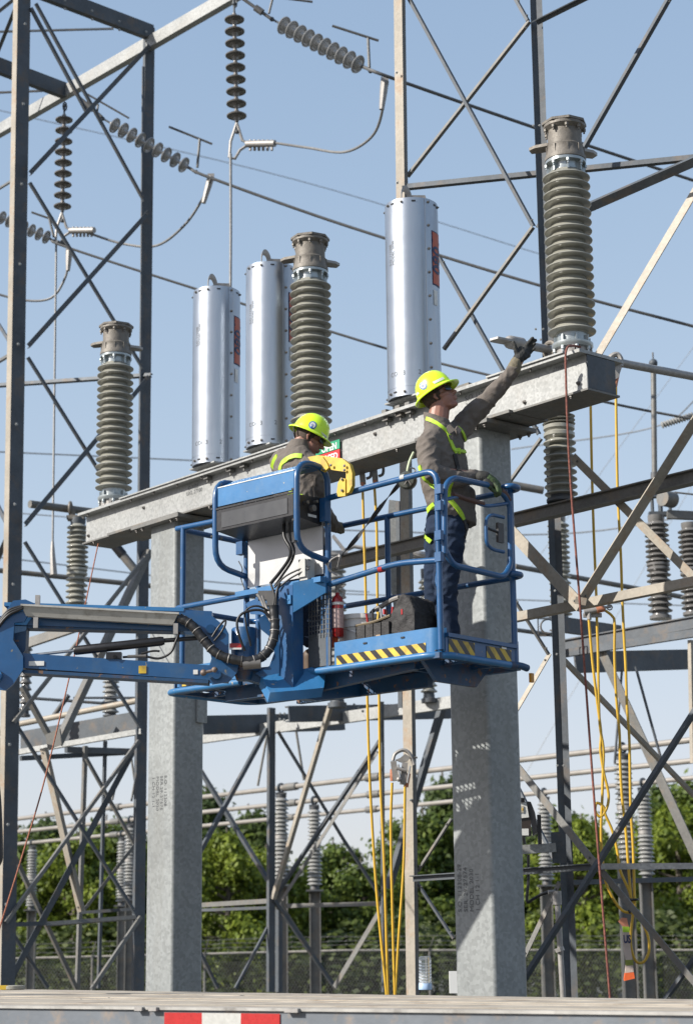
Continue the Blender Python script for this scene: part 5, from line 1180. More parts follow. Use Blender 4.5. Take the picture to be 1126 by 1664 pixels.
def head_parts(par, bl, c, f, up, sc_=1.0):
    f = f.normalized(); s_ = up.cross(f).normalized(); up = f.cross(s_).normalized(); R = Matrix((f, s_, up)).transposed()
    def L(a, b, d): return c + (f*a + s_*b + up*d)*sc_
    bl.ell(L(-.012, 0, .032), (.098*sc_, .077*sc_, .098*sc_), R).ell(L(.03, 0, -.04), (.064*sc_, .060*sc_, .078*sc_), R).ell(L(.035, 0, -.075), (.052, .046, .040), R)
    bl.chain([(L(-.01, .045, -.05), .022), (L(.045, .025, -.098), .018), (L(.072, 0, -.103), .019), (L(.045, -.025, -.098), .018), (L(-.01, -.045, -.05), .022)], 8)
    bl.chain([(L(.082, 0, .012), .010), (L(.100, 0, -.012), .011), (L(.112, 0, -.030), .013)], 8)
    for k in (1, -1):
        bl.chain([(L(.100, .010*k, -.034), .009), (L(.09, .014*k, -.034), .009)], 8)
        bl.chain([(L(.084, .010*k, .026), .010), (L(.074, .042*k, .024), .011)], 8)
        bl.chain([(L(.062, .040*k, -.022), .019), (L(.03, .055*k, -.02), .018)], 8)
        bl.chain([(L(-.004, .077*k, .008), .010), (L(-.010, .084*k, -.010), .010), (L(-.002, .078*k, -.030), .008)], 8)
    bl.chain([(L(.089, -.022, -.062), .007), (L(.099, 0, -.059), .009), (L(.089, .022, -.062), .007)], 8)
    bl.chain([(L(.086, -.018, -.072), .007), (L(.095, 0, -.073), .009), (L(.086, .018, -.072), .007)], 8)
    return L, R
def helmet(par, c, f, up, tilt=0.0):
    f = f.normalized(); s_ = up.cross(f).normalized(); up = f.cross(s_).normalized()
    def L(a, b, d): return c + f*a + s_*b + up*d
    b = MB(); n = 48; pr = []
    for i in range(13): a = math.pi/2*i/12; pr.append((math.cos(a)**.85, .148*math.sin(a)))
    rows = [(1.245, -.016, 0), (1.25, -.012, 0), (1.10, .004, 0)]+[(r, h, 1) for r, h in pr]
    inner = [(r*.97, h-.004, 1) for r, h in reversed(pr)]
    allr = [(1.235, -.019, 0)] + rows + inner + [(1.09, -.001, 0)]; vs = []
    for r, h, _ in allr:
        for j in range(n):
            th = 2*math.pi*j/n; rx = .130*r; ry = .108*r
            if r > 1.15: rx += .014*max(0, math.cos(th)) ; 
            ridge = .005*math.exp(-((math.sin(th)*ry)/.014)**2) if (h > .05 and _) else 0
            vs.append(L(math.cos(th)*rx-.004, math.sin(th)*ry, max(-.02, h)+ridge))
    m_ = len(allr); fs = []
    for i in range(m_):
        i2 = (i+1) % m_
        if i2 == 0: pass
        for j in range(n):
            j2 = (j+1) % n; fs.append((i*n+j, i*n+j2, i2*n+j2, i2*n+j))
    b.add(vs, fs); H = b.build('hard_hat', helm, par, sharp=50)
    bv = BVHTree.FromPolygons(vs, fs)
    return H, bv, L
def glasses(par, L):
    b = MB()
    for k in (1, -1):
        vs = []; fs = []; nn = 8
        for i in range(nn+1):
            for j in range(5):
                a = -1+2*i/nn; z = -1+2*j/4; w_ = math.sqrt(max(0, 1-abs(z)**3*.45))
                y = k*(.033+.029*a*w_); x = .103 - .35*max(0, abs(y)-.012)**1.35*4.2 - abs(z)*.004; vs.append(L(x, y, .010+z*.019*(1-.25*max(0, a*k*0+a))))
        for i in range(nn):
            for j in range(4): q = i*5+j; fs.append((q, q+1, q+6, q+5))
        b.add(vs, fs)
    G_ = b.build('sunglasses', lens, par, sharp=80)
    b = MB()
    for k in (1, -1): b.tube([L(.100, .008*k, .016), L(.092, .045*k, .026), L(.062, .068*k, .022), L(.0, .083*k, .012), L(-.02, .080*k, .0)], .0035, 6)
    b.build('frame', blackp, G_)
    return G_
def hair(par, L):
    b = MB(); vs = []; fs = []; n = 28; m_ = 12
    for i in range(m_+1):
        u_ = -.062 + .10*i/m_; rr = math.sqrt(max(.05, 1-((u_-.03)/.108)**2))
        for j in range(n+1):
            th = math.radians(62)+math.radians(236)*j/n; vs.append(L(-.013+.102*rr*math.cos(th), .081*rr*math.sin(th), u_ + .004*math.sin(j*3.1)))
    for i in range(m_):
        for j in range(n): q = i*(n+1)+j; fs.append((q, q+1, q+n+2, q+n+1))
    b.add(vs, fs); b.build('hair', hairm, par, sharp=80)
def decal(bv, px, py, rpx, par, name, m, ring=None, lift=.003, n=20, sq=1.0):
    vs = []; N_ = 0
    pts = [(px, py)] + [(px+rpx*sq*math.cos(2*math.pi*i/n), py+rpx*math.sin(2*math.pi*i/n)) for i in range(n)]
    for x, y in pts:
        h = bv.ray_cast(CO, ray(x, y).normalized())
        if h[0] is None: return
        nn = h[1] if h[1].dot(ray(563, 832)) < 0 else -h[1]; vs.append(h[0]+nn*lift)
    b = MB(); b.add(vs, [(0, i, i % n+1) for i in range(1, n+1)]); b.build(name, m, par, recalc=False, sharp=80)
def quadpatch(bv, q, par, name, m, lift=.003, k=6):
    vs = []
    for i in range(k+1):
        for j in range(k+1):
            u_, v_ = i/k, j/k; x = (q[0][0]*(1-u_)+q[1][0]*u_)*(1-v_)+(q[3][0]*(1-u_)+q[2][0]*u_)*v_; y = (q[0][1]*(1-u_)+q[1][1]*u_)*(1-v_)+(q[3][1]*(1-u_)+q[2][1]*u_)*v_
            h = bv.ray_cast(CO, ray(x, y).normalized())
            if h[0] is None: return
            nn = h[1] if h[1].dot(ray(563, 832)) < 0 else -h[1]; vs.append(h[0]+nn*lift)
    b = MB(); b.add(vs, [(i*(k+1)+j, i*(k+1)+j+1, (i+1)*(k+1)+j+1, (i+1)*(k+1)+j) for i in range(k) for j in range(k)]); b.build(name, m, par, recalc=False, sharp=80)
navyb = mat('blue_sticker', (.03, .10, .38), .4)
# ---------------------------------------------------------------- right worker
Y0 = 12.50
def W(x, y, dy=0.0): return at(x, y, Y0+dy)
fb_ = at(722, 1076, Y0)
RW = thing('person', 'worker in lime hard hat and grey-brown shirt reaching a black-gloved hand up towards the beam', 'person', V((fb_.x, fb_.y, ZF)), 'workers on the lift platform')
tf = V((.85, -.5, 0)).normalized(); tr = V((-.5, -.85, 0)).normalized()
def ring(x, y, w_, d_, lean=0.0): return (W(x, y), tr*w_, (tf+V((0, 0, lean))).normalized()*d_)
near = [W(697, 722, -.16), W(700, 768, -.27), W(782, 774, -.10)]; far = [W(742, 702, .14), W(787, 655, .11), W(834, 600, .05)]
rHc = W(713, 645); rf = V((.83, -.34, .46)); rup = V((-.47, .10, .87))
sk = Blob(); L, R = head_parts(RW, sk, rHc, rf, rup, 1.0)
sk.chain([(L(-.022, 0, -.055), .068), (W(711, 686), .072), (W(716, 710), .10)])
sk.rings([ring(722, 712, .13, .07), ring(720, 745, .16, .11), ring(726, 800, .14, .10), ring(732, 845, .14, .10)], 20)
sk.chain([(near[0], .05), (near[1], .042), (near[2], .03), (W(792, 778, -.09), .03)], 10); sk.chain([(far[0], .05), (far[1], .042), (far[2], .03), (W(842, 588, .05), .032)], 10)
sk.chain([(W(728, 850, -.08), .07), (W(723, 945, -.06), .05), (W(728, 1055, -.04), .04)], 10); sk.chain([(W(716, 850, .08), .07), (W(712, 945, .14), .05), (W(700, 1050, .2), .04)], 10)
body, bvB = sk.build('body', skin, RW, .0042, 2)
sh = Blob(); sh.rings([ring(714, 690, .085, .08), ring(717, 698, .15, .095), ring(719, 716, .205, .118), ring(718, 745, .222, .148, -.05), ring(722, 780, .205, .148), ring(729, 812, .190, .145), ring(735, 838, .185, .14), ring(739, 852, .175, .13)], 28)
sh.chain([(W(706, 708, -.10), .075), (near[0], .084), (W(696, 745, -.22), .074), (near[1], .066), (W(735, 778, -.2), .058), (near[2]-V((.02, 0, 0)), .045)], 16)
sh.chain([(W(728, 708, .08), .085), (far[0], .086), (W(762, 680, .13), .074), (far[1], .064), (W(812, 628, .08), .054), (far[2], .045)], 16)
sh.chain([(W(760, 800, .0), .05), (W(765, 846, .02), .035)], 12)
shirtR, bvS = sh.build('shirt', shirt, RW, .0075, 4, wrinkle(1, .011))
co = Blob(); cc = W(711, 692); co.rings([(W(706, 676)+tf*.012, tr*.082, tf*.086+V((0, 0, -.035))), (W(713, 698), tr*.102, tf*.098)], 20); colr, bvC = co.build('collar', shirt, RW, .006, 2, wrinkle(4, .004))
b = MB(); b.prism([W(728, 691, -.12), W(738, 700, -.13), W(729, 706, -.14), W(722, 698, -.13)], V((.008, -.008, .004))); b.prism([W(741, 693, -.06), W(748, 700, -.06), W(743, 708, -.10), W(738, 699, -.09)], V((.008, -.008, .004))); b.build('collar_points', shirt, RW)
jn = Blob(); jn.rings([ring(730, 828, .165, .125), ring(727, 850, .175, .135), ring(724, 872, .17, .125)], 24)
jn.chain([(W(731, 858, -.08), .112), (W(729, 900, -.075), .100), (W(724, 945, -.06), .084), (W(727, 1000, -.05), .072), (W(729, 1058, -.04), .074)], 16)
jn.chain([(W(716, 858, .08), .108), (W(713, 900, .1), .095), (W(708, 945, .15), .080), (W(702, 1000, .18), .070), (W(699, 1052, .2), .072)], 16)
jeansR, bvJ = jn.build('jeans', denim, RW, .0085, 4, wrinkle(7, .013))
for q in ((W(729, 1066, -.04), W(752, 1072, -.10)), (W(699, 1060, .2), W(722, 1066, .14))):
    bo = Blob(); a_ = V((q[0].x, q[0].y, ZF+.055)); c_ = V((q[1].x, q[1].y, ZF+.045)); bo.chain([(a_+V((0, 0, .1)), .055), (a_, .052), (c_, .042)], 14); bo.build('boot', mat('brown_boot_leather', (.07, .04, .02), .6, 0, .2, 20), RW, .008, 3)
H, bvH, LH = helmet(RW, W(708, 637)-V((0, 0, 0)), rf, rup); hair(RW, L); GL = glasses(RW, L)
decal(bvH, 687.5, 627, 6.2, H, 'sticker_rim', navyb, lift=.0025); decal(bvH, 687.5, 627, 4.4, H, 'sticker', paper, lift=.004)
st = MB(); nnv = None
h = bvH.ray_cast(CO, ray(687.5, 627).normalized()); nn = h[1] if h[1].dot(ray(563, 832)) < 0 else -h[1]; ax = nn.cross(V((.3, 0, 1))).normalized()*-1; ay = ax.cross(nn)*-1
text(st, 'B', .026, lambda x, y: h[0]+nn*.0065 + ax*(x-.009)+ay*(y-.009)); st.build('sticker_mark', navyb, H, recalc=False)
quadpatch(bvH, [(702, 621), (719, 613), (722, 616), (706, 624)], H, 'reflective_patch', white); quadpatch(bvH, [(676, 640), (679, 637), (682, 639), (678, 643)], H, 'reflective_patch', white)
# harness
hb = [bvS, bvJ, bvC]
hs = ribbon(hb, [(693, 680), (704, 685), (716, 693), (727, 703), (731, 716), (736, 728), (741, 736)], .026, 'harness_strap', hiviz, RW)
ribbon(hb, [(743, 694), (750, 701), (755, 712), (757, 724)], .018, 'harness_strap', hiviz, RW)
ribbon(hb, [(736, 731), (748, 734), (762, 735)], .022, 'chest_strap', hiviz, RW, lift=.008)
for x, y, w_ in ((732, 711, .028), (744, 733, .034), (757, 736, .026)):
    h = bvS.ray_cast(CO, ray(x, y).normalized())
    if h[0]: b = MB(); b.box(h[0]-ray(563, 832).normalized()*.010, w_, .012, w_*1.15); b.build('buckle', hiviz if x != 732 else nylon, RW)
ribbon(hb, [(738, 738), (741, 752), (745, 765)], .03, 'harness_strap', nylon, RW)
ribbon(hb, [(682, 757), (686, 772), (696, 784), (708, 792), (722, 800)], .028, 'harness_strap', hiviz, RW)
ribbon(hb, [(733, 782), (728, 798), (731, 812), (741, 824), (748, 834), (753, 845)], .030, 'harness_strap', hiviz, RW)
ribbon(hb, [(684, 862), (686, 845), (695, 830), (706, 820)], .038, 'leg_strap', hiviz, RW); ribbon(hb, [(753, 845), (757, 860), (754, 872)], .035, 'leg_strap', nylon, RW)
ribbon(hb, [(685, 858), (692, 872), (700, 880)], .03, 'leg_strap', hiviz, RW)
# raised glove (palm seen, thumb up and four spread fingers)
g = Blob(); dz = .05
def hp(x, y, d=0.0): return W(x, y, dz+d)
g.chain([(hp(838, 592), .034), (hp(843, 582), .040), (hp(849, 574, .01), .038), (hp(853, 570, .02), .030)]); g.chain([(hp(842, 578), .028), (hp(846, 568), .024)]); g.chain([(hp(850, 580), .028), (hp(857, 577, .01), .022)])
g.chain([(hp(841, 577, -.01), .022), (hp(837.5, 569, -.02), .0165), (hp(836, 562, -.025), .0145), (hp(834, 556.5, -.03), .0125)])
g.chain([(hp(851, 567, .02), .016), (hp(857, 559, .03), .0145), (hp(861, 554, .03), .0135), (hp(865, 549.5, .02), .0115)])
g.chain([(hp(854, 569, .03), .016), (hp(861, 561.5, .045), .0145), (hp(866, 556.5, .04), .013), (hp(869.5, 553, .03), .0115)])
g.chain([(hp(856.5, 572, .03), .0155), (hp(862, 565.5, .045), .014), (hp(865.5, 561, .04), .0125), (hp(868, 559, .03), .0110)])
g.chain([(hp(857.5, 576, .03), .0145), (hp(862, 571.5, .04), .0125), (hp(865.5, 568.5, .035), .0110), (hp(867.5, 567, .03), .0095)])
g.build('glove', glovk, RW, .0035, 3, lambda p: .0022*noise.noise(p*70))
g = Blob(); g.chain([(hp(834, 601), .046), (hp(836, 596), .047), (hp(839, 588), .040)]); g.build('glove_cuff', glovt, RW, .005, 3, lambda p: .003*noise.noise(p*60))
# resting glove on the gate rail, fingers curled over it
gq = G(802, 789); dy = gq.y-Y0
def gp(x, y, d=0.0): return W(x, y, dy+d)
g = Blob(); g.chain([(gp(785, 775, -.02), .036), (gp(793, 779, -.02), .040), (gp(800, 784, -.02), .038), (gp(806, 789, -.01), .032)])
g.chain([(gp(799, 781, .02), .030), (gp(806, 786, .03), .026)])
for i, (ox, oy, d) in enumerate(((0, 0, -.045), (2.5, 2, -.02), (4, 4, .008), (4.5, 6, .033))):
    g.chain([(gp(803+ox, 786+oy, d), .0145), (gp(808+ox, 792+oy, d-.01), .0135), (gp(808.5+ox*.6, 799+oy*.6, d-.012), .0125), (gp(804+ox*.4, 803+oy*.5, d-.005), .0115)], 10)
g.chain([(gp(793, 786, -.04), .018), (gp(797, 793, -.05), .015), (gp(802, 798, -.045), .0125)], 10)
g.build('glove', glovg, RW, .0038, 3)
g = Blob(); g.chain([(gp(782, 775, -.02), .042), (gp(788, 776, -.02), .042)]); g.build('glove_cuff', glovk, RW, .005, 2); g = Blob(); g.chain([(gp(790, 783, -.035), .030), (gp(797, 789, -.035), .028)]); g.build('glove_palm', glovk, RW, .005, 2)
# ---------------------------------------------------------------- left worker
Y0 = 13.28
fb_ = at(500, 1040, Y0)
LW = thing('person', 'worker in lime hard hat and sunglasses looking down behind the blue control console', 'person', V((fb_.x, fb_.y, ZF)), 'workers on the lift platform')
tf = V((.80, .55, -.1)).normalized(); tr = V((.55, -.80, 0)).normalized()
near = [W(507, 762, -.15), W(522, 826, -.02), W(543, 856, .30)]; far = [W(457, 750, .14), W(472, 815, .28), W(500, 850, .36)]
lHc = W(504, 712); lf = V((.88, -.02, -.42)); lup = V((.40, .02, .90))
sk = Blob(); L, R = head_parts(LW, sk, lHc, lf, lup, 1.0)
sk.chain([(L(-.035, 0, -.045), .064), (W(486, 735), .064), (W(482, 750), .09)])
sk.rings([ring(480, 752, .13, .07), ring(482, 790, .16, .11), ring(488, 850, .14, .10), ring(494, 890, .14, .10)], 20)
sk.chain([(near[0], .05), (near[1], .042), (near[2], .03)], 10); sk.chain([(far[0], .05), (far[1], .042), (far[2], .03)], 10)
sk.chain([(W(502, 890, -.08), .07), (W(504, 960, -.06), .05), (W(503, 1030, -.04), .04)], 10); sk.chain([(W(488, 890, .08), .07), (W(486, 960, .08), .05), (W(484, 1025, .08), .04)], 10)
sk.build('body', skin, LW, .0042, 2)
sh = Blob(); sh.rings([ring(482, 728, .09, .075), ring(479, 737, .155, .10), ring(480, 752, .205, .125), ring(482, 790, .215, .145), ring(486, 830, .20, .14), ring(492, 870, .185, .135), ring(496, 890, .18, .13)], 28)
sh.chain([(W(492, 748, -.08), .085), (near[0], .088), (W(516, 795, -.1), .076), (near[1], .066), (W(534, 843, .14), .056), (near[2], .046)], 16)
sh.chain([(W(466, 746, .08), .08), (far[0], .084), (far[1], .064), (far[2], .046)], 16)
_, bvS = sh.build('shirt', shirt, LW, .0075, 4, wrinkle(11, .011))
co = Blob(); co.rings([(W(489, 718), tr*.078, tf*.080), (W(483, 736), tr*.105, tf*.10)], 20); _, bvC = co.build('collar', shirt, LW, .006, 2, wrinkle(5, .004))
jn = Blob(); jn.rings([ring(495, 872, .165, .125), ring(496, 895, .17, .13), ring(496, 910, .16, .12)], 24)
jn.chain([(W(502, 895, -.08), .105), (W(504, 960, -.06), .082), (W(503, 1035, -.04), .074)], 14); jn.chain([(W(488, 895, .08), .105), (W(486, 960, .08), .082), (W(484, 1030, .08), .074)], 14); jn.build('jeans', denim, LW, .010, 4, wrinkle(3, .01))
for q in (W(504, 1040, -.04), W(486, 1040, .08)):
    bo = Blob(); a_ = V((q.x, q.y, ZF+.055)); bo.chain([(a_+V((0, 0, .1)), .055), (a_, .052), (a_+tf*.14-V((0, 0, .01)), .042)], 14); bo.build('boot', MATS['brown_boot_leather'], LW, .008, 3)
H, bvH, LH = helmet(LW, W(505, 705), lf, lup); hair(LW, L); glasses(LW, L)
decal(bvH, 508, 691, 6.4, H, 'sticker_rim', navyb, lift=.0025); decal(bvH, 508, 691, 4.6, H, 'sticker', paper, lift=.004)
h = bvH.ray_cast(CO, ray(508, 691).normalized()); nn = h[1] if h[1].dot(ray(563, 832)) < 0 else -h[1]; ax = nn.cross(V((-.3, 0, 1))).normalized()*-1; ay = ax.cross(nn)*-1
st = MB(); text(st, 'B', .028, lambda x, y: h[0]+nn*.0065 + ax*(x-.009)+ay*(y-.009)); st.build('sticker_mark', navyb, H, recalc=False)
quadpatch(bvH, [(521, 701), (531, 709), (530, 713), (524, 706)], H, 'reflective_patch', white); quadpatch(bvH, [(480, 685), (487, 682), (489, 689), (481, 692)], H, 'reflective_patch', white)
b = MB(); b.tube([LH(-.12, -.05, -.02), LH(-.10, -.06, -.06), LH(-.085, -.02, -.075), LH(-.085, .03, -.07), LH(-.12, .05, -.02)], .006, 6); b.build('suspension_strap', nylon, H)
hb = [bvS, bvC]
ribbon(hb, [(491, 741), (478, 741), (467, 746), (459, 753), (455, 765)], .034, 'harness_strap', hiviz, LW); ribbon(hb, [(451, 741), (446, 749), (443, 760)], .034, 'harness_strap', hiviz, LW)
ribbon(hb, [(470, 800), (480, 806), (492, 808)], .04, 'harness_strap', hiviz, LW); ribbon(hb, [(512, 775), (510, 800), (512, 830)], .012, 'sleeve_seam', shirt, LW)
g = Blob()
def lp(x, y, d=0.0): return W(x, y, .34+d)
g.chain([(lp(541, 853, -.06), .036), (lp(547, 855, -.03), .038), (lp(552, 857), .032)])
for i in range(4): g.chain([(lp(551, 851+i*3.2), .0145), (lp(556.5, 852+i*3.0, .01), .0135), (lp(557.5, 857+i*2.4, .02), .0125), (lp(553, 861+i*1.6, .02), .0115)], 10)
g.chain([(lp(545, 860, -.04), .017), (lp(550, 864, -.03), .014), (lp(554, 865, -.02), .012)], 10)
g.build('glove', glovt, LW, .004, 3)
# ================================================================ grounding cables, clamps, ropes
def cable(label, pts, rpx=4.6, m=cabl, group=None, name='grounding_cable', cat='cable', k=8):
    P = bez([at(*p) for p in pts], k); r = rpx*mpp(P[len(P)//2])/2; b = MB(); b.tube(P, r, 10); o = b.build(name, m, loc=P[0], sharp=80); return tag(o, label, cat, group)
CG = 'yellow grounding cables'; YL = 14.95
def Lp(*a): return [(x, y, YL) for x, y in a]
def down(p, Y): q = at(p[0], p[1], Y); return q
cable('yellow cable hanging from the beam behind the basket, leftmost of the centre bundle', Lp((589, 786), (591, 860), (594, 960), (597, 1140), (602, 1290), (612, 1450), (627, 1605), (629, 1640)), group=CG)
cable('yellow cable hanging from the beam behind the basket, second of the centre bundle', Lp((608, 784), (612, 860), (613, 960), (616, 1140), (618, 1270), (624, 1400), (630, 1605), (631, 1640)), group=CG)
cable('yellow cable running down from the left jaw of the clamp pair on the thin post', Lp((637, 1272), (635, 1350), (638, 1500), (641, 1605), (642, 1640)), group=CG)
cable('yellow cable running down from the right jaw of the clamp pair on the thin post', Lp((658, 1272), (656, 1400), (648, 1520), (643, 1605), (641, 1640)), group=CG)
YR_ = 14.55
def Rp(*a): return [(x, y, YR_) for x, y in a]
cable('yellow cable from the clamp, twisted with its neighbour and knotted once above the braces', Rp((956, 1003), (961, 1063), (965, 1101), (971, 1150), (976, 1191), (975, 1218), (980, 1253), (988, 1289), (986, 1311), (976, 1327), (967, 1319), (969, 1305), (980, 1311), (983, 1324), (994, 1349), (1002, 1381), (1007, 1414), (1021, 1446), (1028, 1470)), group=CG)
cable('yellow cable hanging from under the right end of the beam down past the clamp', Rp((959, 655), (961, 760), (964, 860), (968, 960), (969, 1001), (971, 1055), (972, 1123), (974, 1177), (980, 1218), (979, 1256), (978, 1294), (976, 1349), (978, 1392), (983, 1430), (994, 1457), (1010, 1479), (1026, 1484)), group=CG)
cable('yellow cable bending over from the clamp and ending in a wide bottom loop', Rp((980, 990), (994, 1001), (998, 1014), (998, 1069), (1001, 1137), (1006, 1191), (1007, 1240), (1010, 1294), (1016, 1349), (1020, 1403), (1024, 1452), (1028, 1479), (1026, 1501), (1024, 1533), (1032, 1561), (1045, 1563), (1054, 1544), (1051, 1517), (1037, 1490), (1030, 1478)), group=CG)
cable('yellow cable hanging from the clamp on the bus tube, rightmost of all', Rp((1000, 628), (1001, 700), (1003, 800), (1008, 900), (1010, 960), (1013, 1028), (1016, 1082), (1018, 1145), (1022, 1205), (1024, 1308), (1028, 1376), (1030, 1446), (1031, 1474)), group=CG)
b = MB(); p = at(1028, 1462, YR_); b.tube([p+V((math.cos(a*.785)*.035, math.sin(a*.785)*.03, 0)) for a in range(8)], .010, 6, closed=True); b.tube([p+V((math.cos(a*.785)*.035, math.sin(a*.785)*.03, -.08)) for a in range(8)], .010, 6, closed=True); b.tube([p+V((-.03, -.03, .01)), p+V((-.02, -.035, -.05)), p+V((-.035, -.03, -.1))], .008, 6)
tag(b.build('cable_tie', black), 'dark tie gathering the yellow cables above the orange-ended sleeve', 'tie')
def gclamp(label, pts_top, body, Y, group=None):
    (x, y) = body; t = thing('grounding_clamp', label, 'clamp', at(x, y, Y), group); k = mpp(at(x, y, Y))
    def q(a, c, d=0.0): return at(x+a, y+c, Y) + V((0, d, 0))
    return t, q
t, q = gclamp('pair of silver grounding clamps hanging on the thin steel post below the basket', None, (652, 1245), YL)
b = MB(); b.tube(bez([q(-14, -9), q(-10, -20), q(2, -26), q(12, -22), q(18, -10), q(21, -2)], 6), .014, 8, ry=1.2); b.prism([q(-10, -10, -.02), q(-2, -13, -.02), q(6, -20, -.02), q(14, -14, -.02), q(10, -8, -.02), q(0, -6, -.02)], V((0, .04, 0))); b.build('jaw', castl, t)
for a0, a1 in (((-13, -8), (-9, 24)), ((6, -6), (2, 30))):
    b = MB(); b.bar(q(*a0, -.02), q(*a1, -.02), .045, V((0, -1, 0)), 'B', .03); b.build('clamp_body', castl, t); b = MB(); b.cyl(q(a0[0]+8, a0[1]+6, -.03), q(a1[0]+7, a1[1]-2, -.03), .008, 8); b.build('screw', steel, t)
b = MB(); b.cyl(q(-8, 4, -.03), q(8, 8, -.03), .014, 8); b.ball(q(-4, 22, -.04), .02, 6); b.build('cross_screw', castl, t)
for a_, c_ in (((-15, 5), (-15, 24)), ((12, 12), (8, 34))): b = MB(); b.cyl(q(*a_), q(*c_), .016, 8); b.build('cable_ferrule', mat('copper_ferrule', (.45, .18, .10), .4, .3, .2, 30), t)
b = MB(); b.cyl(q(8, -14), q(26, -14), .008, 6); b.build('eye_screw', bolt, t)
for i, (x, y, lab) in enumerate(((590, 772, 'left'), (610, 768, 'right'))):
    t, q = gclamp('%s one of two grounding clamps hooked under the beam by the yellow bracket' % lab, None, (x, y), 14.9, 'two clamps hooked under the beam')
    b = MB(); b.bar(q(-2, -9), q(0, 14), .045, V((0, -1, 0)), 'B', .04); b.build('clamp_body', castl, t); b = MB(); b.tube(bez([q(-3, -8), q(4, -14), q(12, -10), q(12, 2), q(5, 6)], 5), .012, 8); b.build('jaw', bolt, t); b = MB(); b.cyl(q(-1, 12), q(0, 24), .014, 8); b.build('cable_ferrule', MATS['copper_ferrule'], t)
t, q = gclamp('grounding clamp lying horizontal at the brace joint with a cable bending over its end', None, (968, 994), YR_)
b = MB(); b.cyl(q(-20, 2, -.03), q(14, -4, -.03), .022, 10); b.cyl(q(-14, -4, 0), q(24, -8, 0), .010, 8); b.tube([q(22, -7)+V((math.cos(a)*.02, 0, math.sin(a)*.02)) for a in [i*.785 for i in range(8)]], .006, 6, closed=True); b.cyl(q(-12, 2, -.03), q(-12, 14, -.03), .018, 8); b.box(q(-6, 6), .14, .03, .03); b.build('clamp_body', castl, t)
b = MB(); b.cyl(q(0, -1, -.035), q(12, -4, -.035), .025, 10); b.build('cable_ferrule', MATS['copper_ferrule'], t)
t, q = gclamp('cast clamp gripping the bus tube just off the right end of the beam', None, (1000, 600), 14.3)
b = MB(); b.tube(bez([q(-14, -8), q(-8, -20), q(2, -24), q(8, -16), q(8, -4)], 6), .022, 8, ry=1.3); b.build('jaw', castl, t); b = MB(); b.prism([q(-6, -14, -.02), q(6, -18, -.02), q(10, -4, -.02), q(4, 14, -.02), q(-4, 20, -.02), q(-2, 4, -.02)], V((0, .04, 0))); b.build('clamp_body', castl, t)
b = MB(); b.cyl(q(3, 8), q(-1, 28), .016, 8); b.build('cable_ferrule', MATS['copper_ferrule'], t); b = MB(); b.cyl(q(-4, 5, -.01), q(-10, 18, -.01), .008, 8); b.build('screw', bolt, t)
# coiled strap lump beside it on the bus tube
# ropes
cable('thin orange rope hanging from the left end of the beam down to the lower left', [(160, 884, 17.2), (140, 978, 16.2), (118, 1080, 15.2), (75, 1260, 13.6), (40, 1380, 12.7), (0, 1508, 12.0), (-14, 1550, 11.8)], 2.6, ropel, None, 'rope', 'rope')
cable('dark red rope looped over the right end of the beam and hanging to the bottom', [(948, 566, 12.9), (932, 562, 12.75), (920, 568, 12.6), (919, 610, 12.5), (925, 760, 12.45), (942, 985, 12.4), (965, 1300, 12.35), (990, 1615, 12.3), (992, 1640, 12.3)], 3.8, ropem, None, 'rope', 'rope')
# fabric sleeve with lettering
SL = thing('fabric_sleeve', 'twisted off-white fabric sleeve with orange ends hanging from the looped cables', 'sleeve', at(1018, 1492, YR_-.1))
slm = mat('off_white_fabric', (.50, .40, .34), .8, 0, .1, 12, .2, 60)
def sl(pts, m, name, th=.02, off=0.0): bb = MB(); bb.prism([at(x, y, YR_-.12-off) for x, y in pts], V((0, th, 0))); return bb.build(name, m, SL)
sl([(1004, 1497), (1010, 1491), (1018, 1492), (1021, 1506), (1012, 1506)], mat('faded_orange_fabric', (.55, .22, .13), .8, 0, .1, 12), 'top_flap'); sl([(1012, 1514), (1022, 1514), (1024, 1540), (1027, 1560), (1016, 1560), (1013, 1540)], slm, 'sleeve_body'); sl([(1011.5, 1505.5), (1022, 1506), (1022.5, 1515), (1012, 1515)], hiviz, 'yellow_band', .024, .002)
sl([(1016, 1568), (1028, 1568), (1029, 1580), (1015, 1581)], slm, 'sleeve_end'); sl([(1015.5, 1560), (1028, 1559.5), (1028.5, 1568.5), (1016.5, 1569)], mat('olive_band', (.22, .24, .04), .7), 'olive_band', .026, .003); sl([(1015, 1581), (1029, 1579.5), (1031, 1590), (1014, 1594), (1013.5, 1590)], orangem, 'orange_end', .03)
b = MB(); o_ = at(1012.5, 1532, YR_-.126); text(b, 'US', .075, lambda x, y: o_+V((x*.62, 0, y*1.05)), bold=.003); b.build('lettering', navy, SL, recalc=False)
# ================================================================ things in the basket
t = thing('tool_bag', 'open black nylon tool bag with pockets standing on the platform floor', 'tool bag', B(.42, .22, ZF))
b0 = B(.60, .28, ZF); X_ = E1*-.82; 
bg = Blob()
bg.mb.prism([b0+X_*x+V((0, 0, z))-E2*.13 for x, z in [(-.30, 0), (.10, 0), (.10, .30), (-.10, .285), (-.30, .27)]], E2*.26)
bg.mb.prism([b0+X_*x+V((0, 0, z))-E2*.14 for x, z in [(.08, 0), (.32, 0), (.33, .30), (.28, .40), (.20, .43), (.12, .36), (.08, .30)]], E2*.26)
bg.build('bag_body', nylon, t, .010, 5, lambda p: .012*noise.noise(p*11)+.006*noise.noise(p*31))
b = MB(); b.tube(bez([b0+X_*-.30-E2*.13+V((0, 0, .27)), b0+X_*-.1-E2*.14+V((0, 0, .275)), b0+X_*.08-E2*.14+V((0, 0, .30))], 6), .009, 6); b.build('zip_edge', mat('tan_piping', (.14, .11, .07), .7), t)
